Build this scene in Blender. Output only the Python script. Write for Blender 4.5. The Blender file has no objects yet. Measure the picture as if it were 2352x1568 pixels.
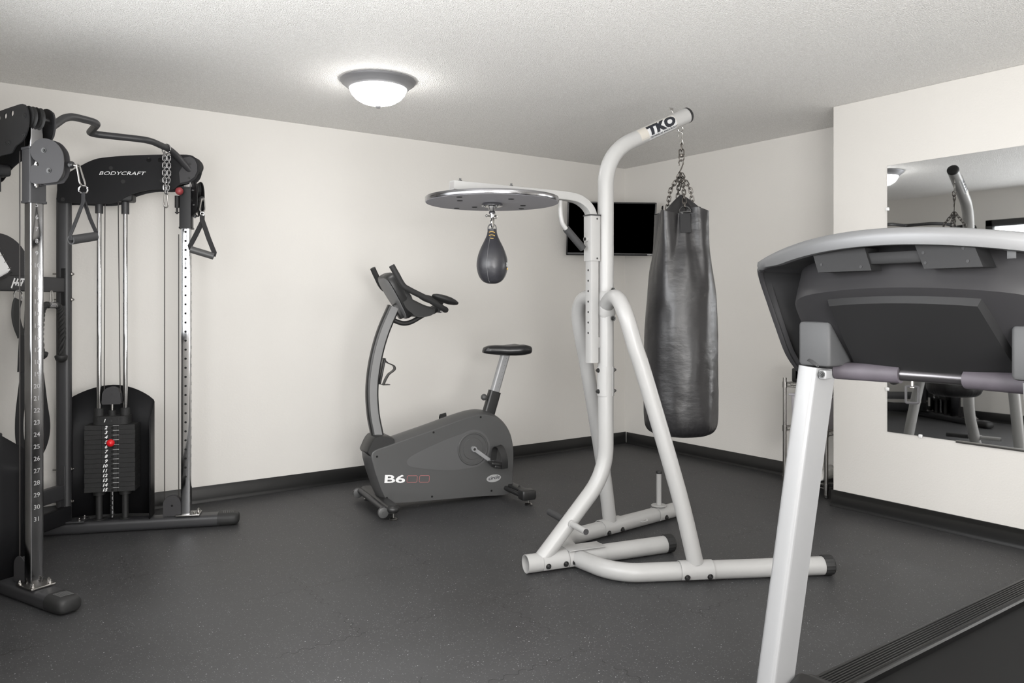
import bpy, bmesh, math, random
from mathutils import Vector, Matrix, noise
random.seed(7)
C = bpy.context.scene.collection
PI = math.pi
R = math.radians

# ------------------------------------------------------------------ materials
def mat(name, col, rough=0.5, metal=0.0, bump=None, spec=0.5, coat=0.0, emit=None, var=None):
    m = bpy.data.materials.new(name); m.use_nodes = True
    nt = m.node_tree; b = nt.nodes['Principled BSDF']
    b.inputs['Base Color'].default_value = (*col, 1)
    b.inputs['Roughness'].default_value = rough
    b.inputs['Metallic'].default_value = metal
    b.inputs['Specular IOR Level'].default_value = spec
    b.inputs['Coat Weight'].default_value = coat
    b.inputs['Coat Roughness'].default_value = 0.15
    if emit:
        b.inputs['Emission Color'].default_value = (*emit[0], 1)
        b.inputs['Emission Strength'].default_value = emit[1]
    tc = nt.nodes.new('ShaderNodeTexCoord')
    if bump:
        sc, st, dist = bump
        n = nt.nodes.new('ShaderNodeTexNoise'); n.inputs['Scale'].default_value = sc
        n.inputs['Detail'].default_value = 3
        bp = nt.nodes.new('ShaderNodeBump'); bp.inputs['Strength'].default_value = st
        bp.inputs['Distance'].default_value = dist
        nt.links.new(tc.outputs['Object'], n.inputs['Vector'])
        nt.links.new(n.outputs['Fac'], bp.inputs['Height'])
        nt.links.new(bp.outputs['Normal'], b.inputs['Normal'])
    if var:
        sc, amt = var
        n = nt.nodes.new('ShaderNodeTexNoise'); n.inputs['Scale'].default_value = sc
        n.inputs['Detail'].default_value = 4
        mx = nt.nodes.new('ShaderNodeMix'); mx.data_type = 'RGBA'
        mx.inputs['A'].default_value = (*[c * (1 - amt) for c in col], 1)
        mx.inputs['B'].default_value = (*[min(1, c * (1 + amt)) for c in col], 1)
        nt.links.new(tc.outputs['Object'], n.inputs['Vector'])
        nt.links.new(n.outputs['Fac'], mx.inputs['Factor'])
        nt.links.new(mx.outputs['Result'], b.inputs['Base Color'])
    return m

M = {}
M['wall'] = mat('wall_paint', (0.72, 0.70, 0.667), 0.75, bump=(95, 0.22, 0.004), var=(2.0, 0.02), spec=0.3)
M['base'] = mat('black_rubber_cove', (0.0075, 0.0075, 0.0075), 0.36)
M['white'] = mat('white_powder_coat', (0.365, 0.362, 0.356), 0.38, var=(6, 0.03), spec=0.5)
M['white_in'] = mat('tube_inside', (0.30, 0.29, 0.28), 0.7)
M['offwhite'] = mat('yellowed_sticker', (0.46, 0.435, 0.39), 0.4)
M['decal'] = mat('sticker_white', (0.52, 0.525, 0.53), 0.35)
M['ink'] = mat('dark_ink', (0.008, 0.010, 0.016), 0.5)
M['lettering'] = mat('white_lettering', (0.80, 0.80, 0.80), 0.5)
M['lettering_dim'] = mat('grey_lettering', (0.30, 0.30, 0.30), 0.5)
M['red_line'] = mat('dull_red_lettering', (0.42, 0.15, 0.15), 0.5)
M['black'] = mat('black_powder_coat', (0.013, 0.013, 0.014), 0.45, spec=0.3)
M['shroud'] = mat('black_shroud', (0.008, 0.008, 0.009), 0.5, spec=0.22)
M['dgrey'] = mat('dark_grey_powder_coat', (0.032, 0.032, 0.034), 0.42, bump=(500, 0.08, 0.001))
M['grey'] = mat('grey_plate', (0.042, 0.041, 0.043), 0.5, spec=0.3)
M['rubber'] = mat('black_rubber', (0.014, 0.014, 0.014), 0.6)
M['rubber2'] = mat('grey_foam_grip', (0.035, 0.035, 0.036), 0.75, bump=(300, 0.25, 0.002))
M['foam_dk'] = mat('black_foam', (0.018, 0.018, 0.018), 0.7, bump=(350, 0.2, 0.001))
M['iron'] = mat('rubber_coated_iron', (0.012, 0.012, 0.012), 0.7, bump=(180, 0.5, 0.002))
M['chrome_dimmed'] = mat('dimmed_chrome_near', (0.25, 0.25, 0.255), 0.14, 1.0, var=(9, 0.3))  # darker copy of the post chrome, dims its reflections; mottled by noise
M['chrome'] = mat('chrome', (0.52, 0.52, 0.53), 0.07, 1.0)
M['chrome_soft'] = mat('worn_chrome', (0.40, 0.40, 0.41), 0.16, 1.0, var=(9, 0.3))
M['steel'] = mat('zinc_steel', (0.38, 0.37, 0.355), 0.28, 1.0)
M['dsteel'] = mat('dark_bolt_steel', (0.10, 0.10, 0.10), 0.35, 0.9)
M['chain_dk'] = mat('tarnished_chain', (0.13, 0.12, 0.11), 0.35, 1.0)
M['disc_rim'] = mat('dark_steel_rim', (0.30, 0.30, 0.31), 0.22, 1.0, var=(7, 0.4))
M['bar_metal'] = mat('dark_metal_bar', (0.13, 0.125, 0.13), 0.3, 0.9)
M['console_grey'] = mat('console_grey', (0.17, 0.17, 0.172), 0.5)
M['cable'] = mat('coated_cable', (0.030, 0.026, 0.024), 0.5)
M['hole'] = mat('hole_dark', (0.003, 0.003, 0.003), 0.9)
M['red'] = mat('red_plastic', (0.65, 0.010, 0.016), 0.3)
M['red_dull'] = mat('faded_red_plastic', (0.30, 0.050, 0.055), 0.4)
M['plastic'] = mat('charcoal_plastic', (0.070, 0.070, 0.070), 0.42, bump=(600, 0.10, 0.001))
M['plastic_lt'] = mat('charcoal_plastic_lighter', (0.092, 0.092, 0.093), 0.4, bump=(600, 0.08, 0.001))
M['plastic_dk'] = mat('black_plastic', (0.018, 0.018, 0.018), 0.4, bump=(500, 0.08, 0.001))
M['tm_panel'] = mat('treadmill_back_panel', (0.0155, 0.0155, 0.016), 0.5, spec=0.18, bump=(700, 0.10, 0.001))
M['tm_shell'] = mat('treadmill_shell', (0.024, 0.0235, 0.025), 0.45, spec=0.35, bump=(700, 0.10, 0.001))
M['tm_dark'] = mat('treadmill_inner_black', (0.012, 0.012, 0.013), 0.6)
M['silver'] = mat('silver_paint', (0.15, 0.152, 0.155), 0.48, 0.5, bump=(900, 0.10, 0.0006))
M['silver_box'] = mat('grey_box_plastic', (0.068, 0.069, 0.071), 0.55, spec=0.3, bump=(500, 0.15, 0.001))
M['white_gloss'] = mat('white_gloss_paint', (0.26, 0.262, 0.266), 0.32, coat=0.2)
M['grip_purple'] = mat('worn_mauve_grip', (0.075, 0.066, 0.078), 0.6, var=(25, 0.25))
M['stem_side'] = mat('brushed_grey_side', (0.21, 0.21, 0.21), 0.45, 0.3, var=(8, 0.1))
M['seat'] = mat('black_saddle_vinyl', (0.014, 0.014, 0.015), 0.3)
M['belt'] = mat('running_belt', (0.009, 0.009, 0.009), 0.7, bump=(700, 0.3, 0.001), spec=0.2)
M['rail'] = mat('black_ribbed_rail', (0.008, 0.008, 0.0082), 0.33, spec=0.35)
M['web'] = mat('black_webbing', (0.011, 0.011, 0.012), 0.75, bump=(500, 0.4, 0.001))
M['rope'] = mat('black_rope', (0.016, 0.016, 0.016), 0.75)
M['paper'] = mat('paper', (0.80, 0.80, 0.80), 0.6)
M['towel'] = mat('white_towel', (0.80, 0.79, 0.76), 0.95, bump=(260, 0.8, 0.004))
M['bin'] = mat('pale_lilac_plastic', (0.56, 0.54, 0.58), 0.5)
M['badge'] = mat('pale_grey_badge', (0.36, 0.36, 0.36), 0.4)
M['screen'] = mat('tv_screen', (0.0, 0.0, 0.0), 0.7, spec=0.0)
M['bezel'] = mat('tv_bezel', (0.012, 0.012, 0.013), 0.35)
M['disc_under'] = mat('platform_grey', (0.30, 0.295, 0.32), 0.5)
M['yellow'] = mat('yellow_lace', (0.62, 0.40, 0.10), 0.6)
M['glow'] = mat('lamp_glass', (0.9, 0.9, 0.9), 0.3, emit=((1.0, 0.985, 0.96), 26.0))
M['lampring'] = mat('pewter_ring', (0.30, 0.30, 0.31), 0.4, 0.55)
M['frame_dk'] = mat('dark_window_frame', (0.03, 0.03, 0.03), 0.5)
M['mirror'] = mat('mirror_glass', (0.70, 0.71, 0.715), 0.015, 1.0)
M['clip'] = mat('clear_clip', (0.75, 0.75, 0.75), 0.1)

def vinyl():
    m = mat('bag_vinyl', (0.0125, 0.012, 0.013), 0.30, spec=0.6)
    nt = m.node_tree; b = nt.nodes['Principled BSDF']
    tc = nt.nodes.new('ShaderNodeTexCoord')
    mp = nt.nodes.new('ShaderNodeMapping'); mp.inputs['Scale'].default_value = (5, 5, 9)
    n = nt.nodes.new('ShaderNodeTexNoise'); n.inputs['Scale'].default_value = 1.6; n.inputs['Detail'].default_value = 5
    bp = nt.nodes.new('ShaderNodeBump'); bp.inputs['Strength'].default_value = 0.22; bp.inputs['Distance'].default_value = 0.02
    nt.links.new(tc.outputs['Object'], mp.inputs['Vector']); nt.links.new(mp.outputs[0], n.inputs['Vector'])
    nt.links.new(n.outputs['Fac'], bp.inputs['Height']); nt.links.new(bp.outputs[0], b.inputs['Normal'])
    n2 = nt.nodes.new('ShaderNodeTexNoise'); n2.inputs['Scale'].default_value = 6
    nt.links.new(tc.outputs['Object'], n2.inputs['Vector'])
    mr = nt.nodes.new('ShaderNodeMapRange'); mr.inputs['To Min'].default_value = 0.26; mr.inputs['To Max'].default_value = 0.46
    nt.links.new(n2.outputs['Fac'], mr.inputs['Value']); nt.links.new(mr.outputs[0], b.inputs['Roughness'])
    return m
M['vinyl'] = vinyl()
M['leather'] = mat('speed_bag_leather', (0.024, 0.024, 0.028), 0.38, bump=(60, 0.25, 0.003), var=(14, 0.35))

def floor_mat():
    m = bpy.data.materials.new('rubber_tiles'); m.use_nodes = True
    nt = m.node_tree; b = nt.nodes['Principled BSDF']; L = nt.links.new
    def N(t): return nt.nodes.new(t)
    def mth(op, a, bb=None, c=None):
        n = N('ShaderNodeMath'); n.operation = op
        for i, v in enumerate((a, bb, c)):
            if v is None: continue
            if isinstance(v, (int, float)): n.inputs[i].default_value = v
            else: L(v, n.inputs[i])
        return n.outputs[0]
    tc = N('ShaderNodeTexCoord'); sx = N('ShaderNodeSeparateXYZ'); L(tc.outputs['Object'], sx.inputs[0])
    X, Y = sx.outputs[0], sx.outputs[1]
    def seam(u, v, off):
        tri = mth('PINGPONG', v, 0.03)
        sq = mth('MULTIPLY', mth('SMOOTH_MIN', mth('MAXIMUM', mth('SUBTRACT', tri, 0.008), 0.0), 0.014, 0.004), 1.4)
        uu = mth('SUBTRACT', mth('ADD', u, sq), off)
        w = mth('PINGPONG', uu, 0.2925)
        return w
    d1 = seam(X, Y, 1.262); d2 = seam(Y, X, 3.30)
    dm = mth('MINIMUM', d1, d2)
    line = mth('LESS_THAN', dm, 0.0020)
    n0 = N('ShaderNodeTexNoise'); n0.inputs['Scale'].default_value = 2.2; n0.inputs['Detail'].default_value = 2
    L(tc.outputs['Object'], n0.inputs['Vector'])
    gate = mth('GREATER_THAN', n0.outputs['Fac'], 0.50)
    line = mth('MULTIPLY', line, gate)
    # speckles
    def specks(scale, thr, keep):
        v = N('ShaderNodeTexVoronoi'); v.inputs['Scale'].default_value = scale
        L(tc.outputs['Object'], v.inputs['Vector'])
        a = mth('LESS_THAN', v.outputs['Distance'], thr)
        sp = N('ShaderNodeSeparateColor'); L(v.outputs['Color'], sp.inputs[0])
        k = mth('GREATER_THAN', sp.outputs[0], keep)
        return mth('MULTIPLY', a, k), sp.outputs[1]
    s1, c1 = specks(150, 0.24, 0.55)
    s2, c2 = specks(75, 0.15, 0.80)
    s = mth('MAXIMUM', mth('MULTIPLY', s1, mth('MULTIPLY', c1, 0.55)), mth('MULTIPLY', s2, mth('MULTIPLY', c2, 1.3)))
    n1 = N('ShaderNodeTexNoise'); n1.inputs['Scale'].default_value = 1.3; n1.inputs['Detail'].default_value = 5
    L(tc.outputs['Object'], n1.inputs['Vector'])
    mr = N('ShaderNodeMapRange'); mr.inputs['From Min'].default_value = 0.3; mr.inputs['From Max'].default_value = 0.7
    mr.inputs['To Min'].default_value = 0.030; mr.inputs['To Max'].default_value = 0.046
    L(n1.outputs['Fac'], mr.inputs['Value'])
    val = mth('ADD', mr.outputs[0], mth('MULTIPLY', s, 0.27))
    val = mth('MULTIPLY', val, mth('SUBTRACT', 1.0, mth('MULTIPLY', line, 0.65)))
    cb = N('ShaderNodeCombineColor')
    L(val, cb.inputs[0]); L(val, cb.inputs[1]); L(mth('MULTIPLY', val, 1.03), cb.inputs[2])
    L(cb.outputs[0], b.inputs['Base Color'])
    mr2 = N('ShaderNodeMapRange'); mr2.inputs['To Min'].default_value = 0.42; mr2.inputs['To Max'].default_value = 0.62
    L(n1.outputs['Fac'], mr2.inputs['Value']); L(mr2.outputs[0], b.inputs['Roughness'])
    n3 = N('ShaderNodeTexNoise'); n3.inputs['Scale'].default_value = 130; n3.inputs['Detail'].default_value = 3
    L(tc.outputs['Object'], n3.inputs['Vector'])
    hgt = mth('SUBTRACT', mth('MULTIPLY', n3.outputs['Fac'], 0.35), mth('MULTIPLY', line, 1.0))
    bp = N('ShaderNodeBump'); bp.inputs['Strength'].default_value = 0.35; bp.inputs['Distance'].default_value = 0.003
    L(hgt, bp.inputs['Height']); L(bp.outputs[0], b.inputs['Normal'])
    return m
M['floor'] = floor_mat()

def ceil_mat():
    m = bpy.data.materials.new('knockdown_ceiling'); m.use_nodes = True
    nt = m.node_tree; b = nt.nodes['Principled BSDF']; L = nt.links.new
    b.inputs['Base Color'].default_value = (0.86, 0.845, 0.82, 1); b.inputs['Roughness'].default_value = 0.8
    b.inputs['Specular IOR Level'].default_value = 0.3
    tc = nt.nodes.new('ShaderNodeTexCoord')
    n = nt.nodes.new('ShaderNodeTexNoise'); n.inputs['Scale'].default_value = 190; n.inputs['Detail'].default_value = 3
    v = nt.nodes.new('ShaderNodeTexVoronoi'); v.inputs['Scale'].default_value = 210; v.feature = 'SMOOTH_F1'
    a = nt.nodes.new('ShaderNodeMath'); a.operation = 'ADD'
    L(tc.outputs['Object'], n.inputs['Vector']); L(tc.outputs['Object'], v.inputs['Vector'])
    L(n.outputs['Fac'], a.inputs[0]); L(v.outputs['Distance'], a.inputs[1])
    cr = nt.nodes.new('ShaderNodeValToRGB'); cr.color_ramp.elements[0].position = .42; cr.color_ramp.elements[0].color = (.80, .785, .76, 1)
    cr.color_ramp.elements[1].position = .66; cr.color_ramp.elements[1].color = (.95, .94, .92, 1)
    L(n.outputs['Fac'], cr.inputs[0]); L(cr.outputs[0], b.inputs['Base Color'])
    bp = nt.nodes.new('ShaderNodeBump'); bp.inputs['Strength'].default_value = 0.9; bp.inputs['Distance'].default_value = 0.005
    L(a.outputs[0], bp.inputs['Height']); L(bp.outputs[0], b.inputs['Normal'])
    return m
M['ceiling'] = ceil_mat()

# ------------------------------------------------------------------ geometry helpers
def fr(o, ang, z=0.0):
    return Matrix.Translation((o[0], o[1], z)) @ Matrix.Rotation(R(ang), 4, 'Z')

def spl(pts, n=8, closed=False):
    P = [Vector(p) for p in pts]; out = []; k = len(P)
    rng = range(k) if closed else range(k - 1)
    for i in rng:
        if closed: p0, p1, p2, p3 = P[(i - 1) % k], P[i], P[(i + 1) % k], P[(i + 2) % k]
        else: p0, p1, p2, p3 = P[max(i - 1, 0)], P[i], P[i + 1], P[min(i + 2, k - 1)]
        for j in range(n):
            t = j / n
            out.append(0.5 * ((2 * p1) + (p2 - p0) * t + (2 * p0 - 5 * p1 + 4 * p2 - p3) * t * t + (3 * p1 - p0 - 3 * p2 + p3) * t ** 3))
    if not closed: out.append(P[-1])
    return out

def fillet(pts, rad, n=7):
    P = [Vector(p) for p in pts]; out = [P[0]]
    rs = rad if isinstance(rad, (list, tuple)) else [rad] * len(P)
    for i in range(1, len(P) - 1):
        a, b, c = P[i - 1], P[i], P[i + 1]; u = (a - b); v = (c - b)
        d = min(rs[i], u.length * 0.49, v.length * 0.49)
        p, q = b + u.normalized() * d, b + v.normalized() * d
        for j in range(n + 1):
            t = j / n
            out.append((1 - t) ** 2 * p + 2 * t * (1 - t) * b + t * t * q)
    out.append(P[-1]); return out

def rrect(w, h, r, n=4):
    r = min(r, w / 2 - 1e-5, h / 2 - 1e-5); out = []
    for cx, cy, a0 in ((w / 2 - r, h / 2 - r, 0), (-w / 2 + r, h / 2 - r, 90), (-w / 2 + r, -h / 2 + r, 180), (w / 2 - r, -h / 2 + r, 270)):
        for i in range(n + 1):
            a = R(a0 + 90 * i / n); out.append((cx + r * math.cos(a), cy + r * math.sin(a)))
    return out

def circ(r, n=16, ry=None):
    return [(r * math.cos(2 * PI * i / n), (ry or r) * math.sin(2 * PI * i / n)) for i in range(n)]

class MB:
    def __init__(s, T=None):
        s.bm = bmesh.new(); s.T = T if T is not None else Matrix.Identity(4); s.mi = 0
    def v(s, p): return s.bm.verts.new(s.T @ Vector(p))
    def f(s, vs):
        try:
            f = s.bm.faces.new(vs); f.material_index = s.mi; f.smooth = True; return f
        except ValueError: return None
    def loft(s, rings, caps=True, closed_path=False):
        V = [[s.v(p) for p in r] for r in rings]; n = len(V[0]); k = len(V)
        for i in range(k if closed_path else k - 1):
            a, b = V[i], V[(i + 1) % k]
            for j in range(n): s.f([a[j], a[(j + 1) % n], b[(j + 1) % n], b[j]])
        if caps and not closed_path:
            s.f(V[0][::-1]); s.f(V[-1])
        return s
    def grid(s, rows):
        V = [[s.v(p) for p in r] for r in rows]
        for i in range(len(V) - 1):
            for j in range(len(V[0]) - 1): s.f([V[i][j], V[i][j + 1], V[i + 1][j + 1], V[i + 1][j]])
        return s
    def sweep(s, prof, path, ref=None, caps=True, closed=False, scale=None):
        P = [Vector(p) for p in path]; k = len(P); rings = []; N = None
        for i in range(k):
            if closed: t = P[(i + 1) % k] - P[(i - 1) % k]
            else: t = P[min(i + 1, k - 1)] - P[max(i - 1, 0)]
            t.normalize()
            if ref is not None:
                a = Vector(ref); N = (a - t * a.dot(t))
                if N.length < 1e-4: N = t.orthogonal()
                N.normalize()
            elif N is None:
                a = Vector((0, 0, 1)) if abs(t.z) < 0.9 else Vector((1, 0, 0))
                N = (a - t * a.dot(t)).normalized()
            else:
                N = (N - t * N.dot(t)).normalized()
            B = t.cross(N); sc = scale[i] if scale else 1.0
            rings.append([P[i] + N * (a * sc) + B * (b * sc) for a, b in prof])
        return s.loft(rings, caps, closed)
    def tube(s, path, r, n=14, caps=True, closed=False, scale=None, ry=None):
        return s.sweep(circ(r, n, ry), path, caps=caps, closed=closed, scale=scale)
    def cyl(s, a, b, r, n=18, r2=None):
        a, b = Vector(a), Vector(b)
        return s.tube([a, b], r, n, scale=[1, (r2 / r) if r2 else 1])
    def box(s, c, d, bev=0.0, rot=None):
        c = Vector(c); x, y, z = d[0] / 2, d[1] / 2, d[2] / 2
        mtx = Matrix.Translation(c) @ (rot.to_4x4() if rot else Matrix.Identity(4))
        if bev <= 0:
            vs = [s.v(mtx @ Vector((i * x, j * y, k * z))) for i in (-1, 1) for j in (-1, 1) for k in (-1, 1)]
            for q in ((0, 1, 3, 2), (4, 6, 7, 5), (0, 4, 5, 1), (2, 3, 7, 6), (0, 2, 6, 4), (1, 5, 7, 3)): s.f([vs[i] for i in q])
            return s
        bev = min(bev, x * .99, y * .99, z * .99)
        rings = []
        for zz, ins in ((-z, bev), (-z + bev * .3, bev * .3), (-z + bev, 0), (z - bev, 0), (z - bev * .3, bev * .3), (z, bev)):
            pr = rrect(2 * x - 2 * ins, 2 * y - 2 * ins, max(bev - ins * 0.6, 1e-4), 3)
            rings.append([mtx @ Vector((p[0], p[1], zz)) for p in pr])
        return s.loft(rings)
    def lathe(s, prof, c=(0, 0, 0), n=28, axis=None):
        # prof: (r,z) list
        c = Vector(c)
        q = Vector((0, 0, 1)).rotation_difference(Vector(axis)).to_matrix() if axis else Matrix.Identity(3)
        rings = [[c + q @ Vector((max(r, 1e-5) * math.cos(2 * PI * i / n), max(r, 1e-5) * math.sin(2 * PI * i / n), z)) for i in range(n)] for r, z in prof]
        return s.loft(rings)
    def sph(s, c, r, n=16, sz=(1, 1, 1)):
        c = Vector(c); k = n // 2; rings = []
        for i in range(k + 1):
            a = PI * i / k; rr = max(math.sin(a), 1e-4) * r
            rings.append([c + Vector((rr * math.cos(2 * PI * j / n) * sz[0], rr * math.sin(2 * PI * j / n) * sz[1], -r * math.cos(a) * sz[2])) for j in range(n)])
        return s.loft(rings)
    def prism(s, pts, fn, a, b):
        # pts 2D outline, fn(u,v,w)->xyz ; extruded from w=a to b
        return s.loft([[fn(u, v, a) for u, v in pts], [fn(u, v, b) for u, v in pts]])
    def bolt(s, c, axis, r=0.010, h=0.008):
        ax = Vector(axis).normalized(); c = Vector(c)
        s.tube([c, c + ax * h * .35], r * 1.25, 14); s.tube([c + ax * h * .3, c + ax * h], r * .85, 6)
        s.tube([c + ax * h, c + ax * h * 1.4], r * .45, 8); return s
    def mesh(s, name, mats, inv=None, auto=38, fix=True):
        if fix: bmesh.ops.recalc_face_normals(s.bm, faces=s.bm.faces[:])
        if inv is not None: s.bm.transform(inv)
        me = bpy.data.meshes.new(name); s.bm.to_mesh(me); s.bm.free()
        for m_ in (mats if isinstance(mats, (list, tuple)) else [mats]): me.materials.append(M[m_] if isinstance(m_, str) else m_)
        me.set_sharp_from_angle(angle=R(auto))
        return me

def rootof(o):
    while o.parent: o = o.parent
    return o
WM = {}
def part(name, mb, mats, parent, auto=38, label=None, fix=True):
    root = rootof(parent); me = mb.mesh(name, mats, WM[root.name].inverted(), auto, fix)
    o = bpy.data.objects.new(name, me); C.objects.link(o); o.parent = parent
    if label: o['label'] = label
    return o
def thing(name, label, cat, T=None, group=None):
    o = bpy.data.objects.new(name, None); C.objects.link(o); o.empty_display_size = 0.1
    T = T if T is not None else Matrix.Identity(4)
    o.matrix_world = T; WM[o.name] = T.copy(); o['label'] = label; o['category'] = cat
    if group: o['group'] = group
    return o
def solo(name, mb, mats, label, cat, T=None, auto=38, group=None):
    T = T if T is not None else Matrix.Identity(4)
    me = mb.mesh(name, mats, T.inverted(), auto); o = bpy.data.objects.new(name, me); C.objects.link(o)
    o.matrix_world = T; o['label'] = label; o['category'] = cat
    if group: o['group'] = group
    return o
def struct(name, mb, mats, auto=38, label=None):
    me = mb.mesh(name, mats, None, auto); o = bpy.data.objects.new(name, me); C.objects.link(o)
    o['kind'] = 'structure'; WM[o.name] = Matrix.Identity(4)
    if label: o['label'] = label
    return o

def text_tris(body, size, bold=0.0, sx=1.0, shear=0.0, align='CENTER', spacing=1.0):
    cu = bpy.data.curves.new('lettering', 'FONT'); cu.body = body; cu.size = size; cu.offset = bold
    cu.align_x = align; cu.align_y = 'CENTER'; cu.shear = shear; cu.space_character = spacing; cu.resolution_u = 3
    ob = bpy.data.objects.new('lettering', cu); C.objects.link(ob)
    dg = bpy.context.evaluated_depsgraph_get(); me = bpy.data.meshes.new_from_object(ob.evaluated_get(dg))
    vs = [(v.co.x * sx, v.co.y) for v in me.vertices]; fs = [tuple(p.vertices) for p in me.polygons]
    bpy.data.objects.remove(ob); bpy.data.curves.remove(cu); bpy.data.meshes.remove(me)
    return vs, fs
def put_text(mb, body, size, fn, bold=0.0, sx=1.0, shear=0.0, align='CENTER', cut=None, spacing=1.0):
    vs, fs = text_tris(body, size, bold, sx, shear, align, spacing)
    bm = bmesh.new(); V = [bm.verts.new((x, y, 0)) for x, y in vs]
    for f in fs:
        try: bm.faces.new([V[i] for i in f])
        except ValueError: pass
    if cut and vs:
        y0, y1 = min(v[1] for v in vs), max(v[1] for v in vs); k = int((y1 - y0) / cut)
        for i in range(1, k + 1):
            bmesh.ops.bisect_plane(bm, geom=bm.verts[:] + bm.edges[:] + bm.faces[:], plane_co=(0, y0 + i * cut, 0), plane_no=(0, 1, 0))
    mp = {}
    for v in bm.verts: mp[v] = mb.v(fn(v.co.x, v.co.y))
    for f in bm.faces: mb.f([mp[v] for v in f.verts])
    bm.free(); return mb

def holed_plate(mb, outline, holes, fn, a, b, nseg=12):
    """flat plate with true round holes; outline 2D, holes (u,v,r)"""
    cu = bpy.data.curves.new('plate', 'CURVE'); cu.dimensions = '2D'; cu.fill_mode = 'BOTH'
    cu.extrude = abs(b - a) / 2
    def sp(pts):
        s = cu.splines.new('POLY'); s.points.add(len(pts) - 1); s.use_cyclic_u = True
        for i, p in enumerate(pts): s.points[i].co = (p[0], p[1], 0, 1)
    sp(outline)
    for u, v, r in holes: sp([(u + r * math.cos(2 * PI * i / nseg), v + r * math.sin(2 * PI * i / nseg)) for i in range(nseg)])
    ob = bpy.data.objects.new('plate', cu); C.objects.link(ob)
    me = bpy.data.meshes.new_from_object(ob.evaluated_get(bpy.context.evaluated_depsgraph_get()))
    mid = (a + b) / 2
    V = [mb.v(fn(v.co.x, v.co.y, mid + v.co.z)) for v in me.vertices]
    for p in me.polygons: mb.f([V[i] for i in p.vertices])
    bpy.data.objects.remove(ob); bpy.data.curves.remove(cu); bpy.data.meshes.remove(me)
    bmesh.ops.remove_doubles(mb.bm, verts=mb.bm.verts[:], dist=1e-5)
    return mb

def chain(mb, pts, ll=0.03, r=0.0028, w=0.009, phase=0):
    P = [Vector(p) for p in pts]; L = [0]
    for i in range(1, len(P)): L.append(L[-1] + (P[i] - P[i - 1]).length)
    def at(s):
        s = max(0, min(L[-1], s))
        for i in range(1, len(P)):
            if s <= L[i] + 1e-9:
                t = (s - L[i - 1]) / max(L[i] - L[i - 1], 1e-9); return P[i - 1].lerp(P[i], t)
        return P[-1]
    pitch = ll - 3.2 * r; n = max(1, int(round(L[-1] / pitch)))
    for k in range(n):
        s = (k + .5) * L[-1] / n; c = at(s); t = (at(s + pitch * .4) - at(s - pitch * .4)).normalized()
        a = Vector((0.35, 0.93, 0)) if abs(t.z) > .5 else Vector((0, 0, 1))
        N = (a - t * a.dot(t)).normalized(); B = t.cross(N)
        if (k + phase) % 2: N, B = B, N
        h = ll / 2 - w * .9; path = []
        for i in range(7):
            an = PI * i / 6; path.append(c + t * (h + math.sin(an) * w * .8) + N * (math.cos(an) * w))
        for i in range(7):
            an = PI * i / 6; path.append(c - t * (h + math.sin(an) * w * .8) - N * (math.cos(an) * w))
        mb.tube(path, r, 7, closed=True)
    return mb

def carabiner(mb, top, down, side, L=0.07, w=0.016, r=0.0035):
    top, d, s = Vector(top), Vector(down).normalized(), Vector(side).normalized()
    pts = [top + s * -.004, top + d * .006 - s * w * .55, top + d * L * .5 - s * w * .8, top + d * (L - w) - s * w * 1.0, top + d * L - s * w * .45, top + d * L + s * w * .45,
           top + d * (L - w) + s * w * 1.0, top + d * L * .5 + s * w * .8, top + d * .006 + s * w * .55, top + s * .004]
    mb.tube(spl(pts, 4, True), r, 8, closed=True); return mb

def ring(mb, c, n, rad, r, k=20, m=8):
    c, n = Vector(c), Vector(n).normalized(); a = n.orthogonal().normalized(); b = n.cross(a)
    mb.tube([c + a * rad * math.cos(2 * PI * i / k) + b * rad * math.sin(2 * PI * i / k) for i in range(k)], r, m, closed=True); return mb

def ribbon(mb, pts, wdir, w, t=0.002):
    mb.sweep(rrect(w, t, t * .4, 1), pts, ref=wdir); return mb

# ------------------------------------------------------------------ room
H = 2.44
YA, XB, XC, YC = 5.09, 4.885, 4.39, 2.755     # left wall plane, back wall plane, bump-out face and its corner
XD, YE = -0.12, -2.2
mb = MB(); mb.box(((XD + XB) / 2, (YA + YE) / 2, -0.03), (XB - XD + .3, YA - YE + .3, 0.06)); struct('floor', mb, 'floor')
mb = MB(); mb.box(((XD + XB) / 2, (YA + YE) / 2, H + 0.03), (XB - XD + .3, YA - YE + .3, 0.06)); struct('ceiling', mb, 'ceiling')
mb = MB(); mb.box(((XD + XB) / 2, YA + .05, H / 2), (XB - XD + .2, .1, H)); struct('wall_left', mb, 'wall')
mb = MB(); mb.box((XB + .05, (YC + YA) / 2, H / 2), (.1, YA - YC + .0, H)); struct('wall_back', mb, 'wall')
mb = MB(); mb.box((XC + .35, (YC + YE) / 2, H / 2), (.7, YC - YE, H), 0.004); struct('wall_right', mb, 'wall')
mb = MB(); mb.box(((XD + XC) / 2, YE - .05, H / 2), (XC - XD + .3, .1, H)); struct('wall_rear', mb, 'wall')
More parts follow.
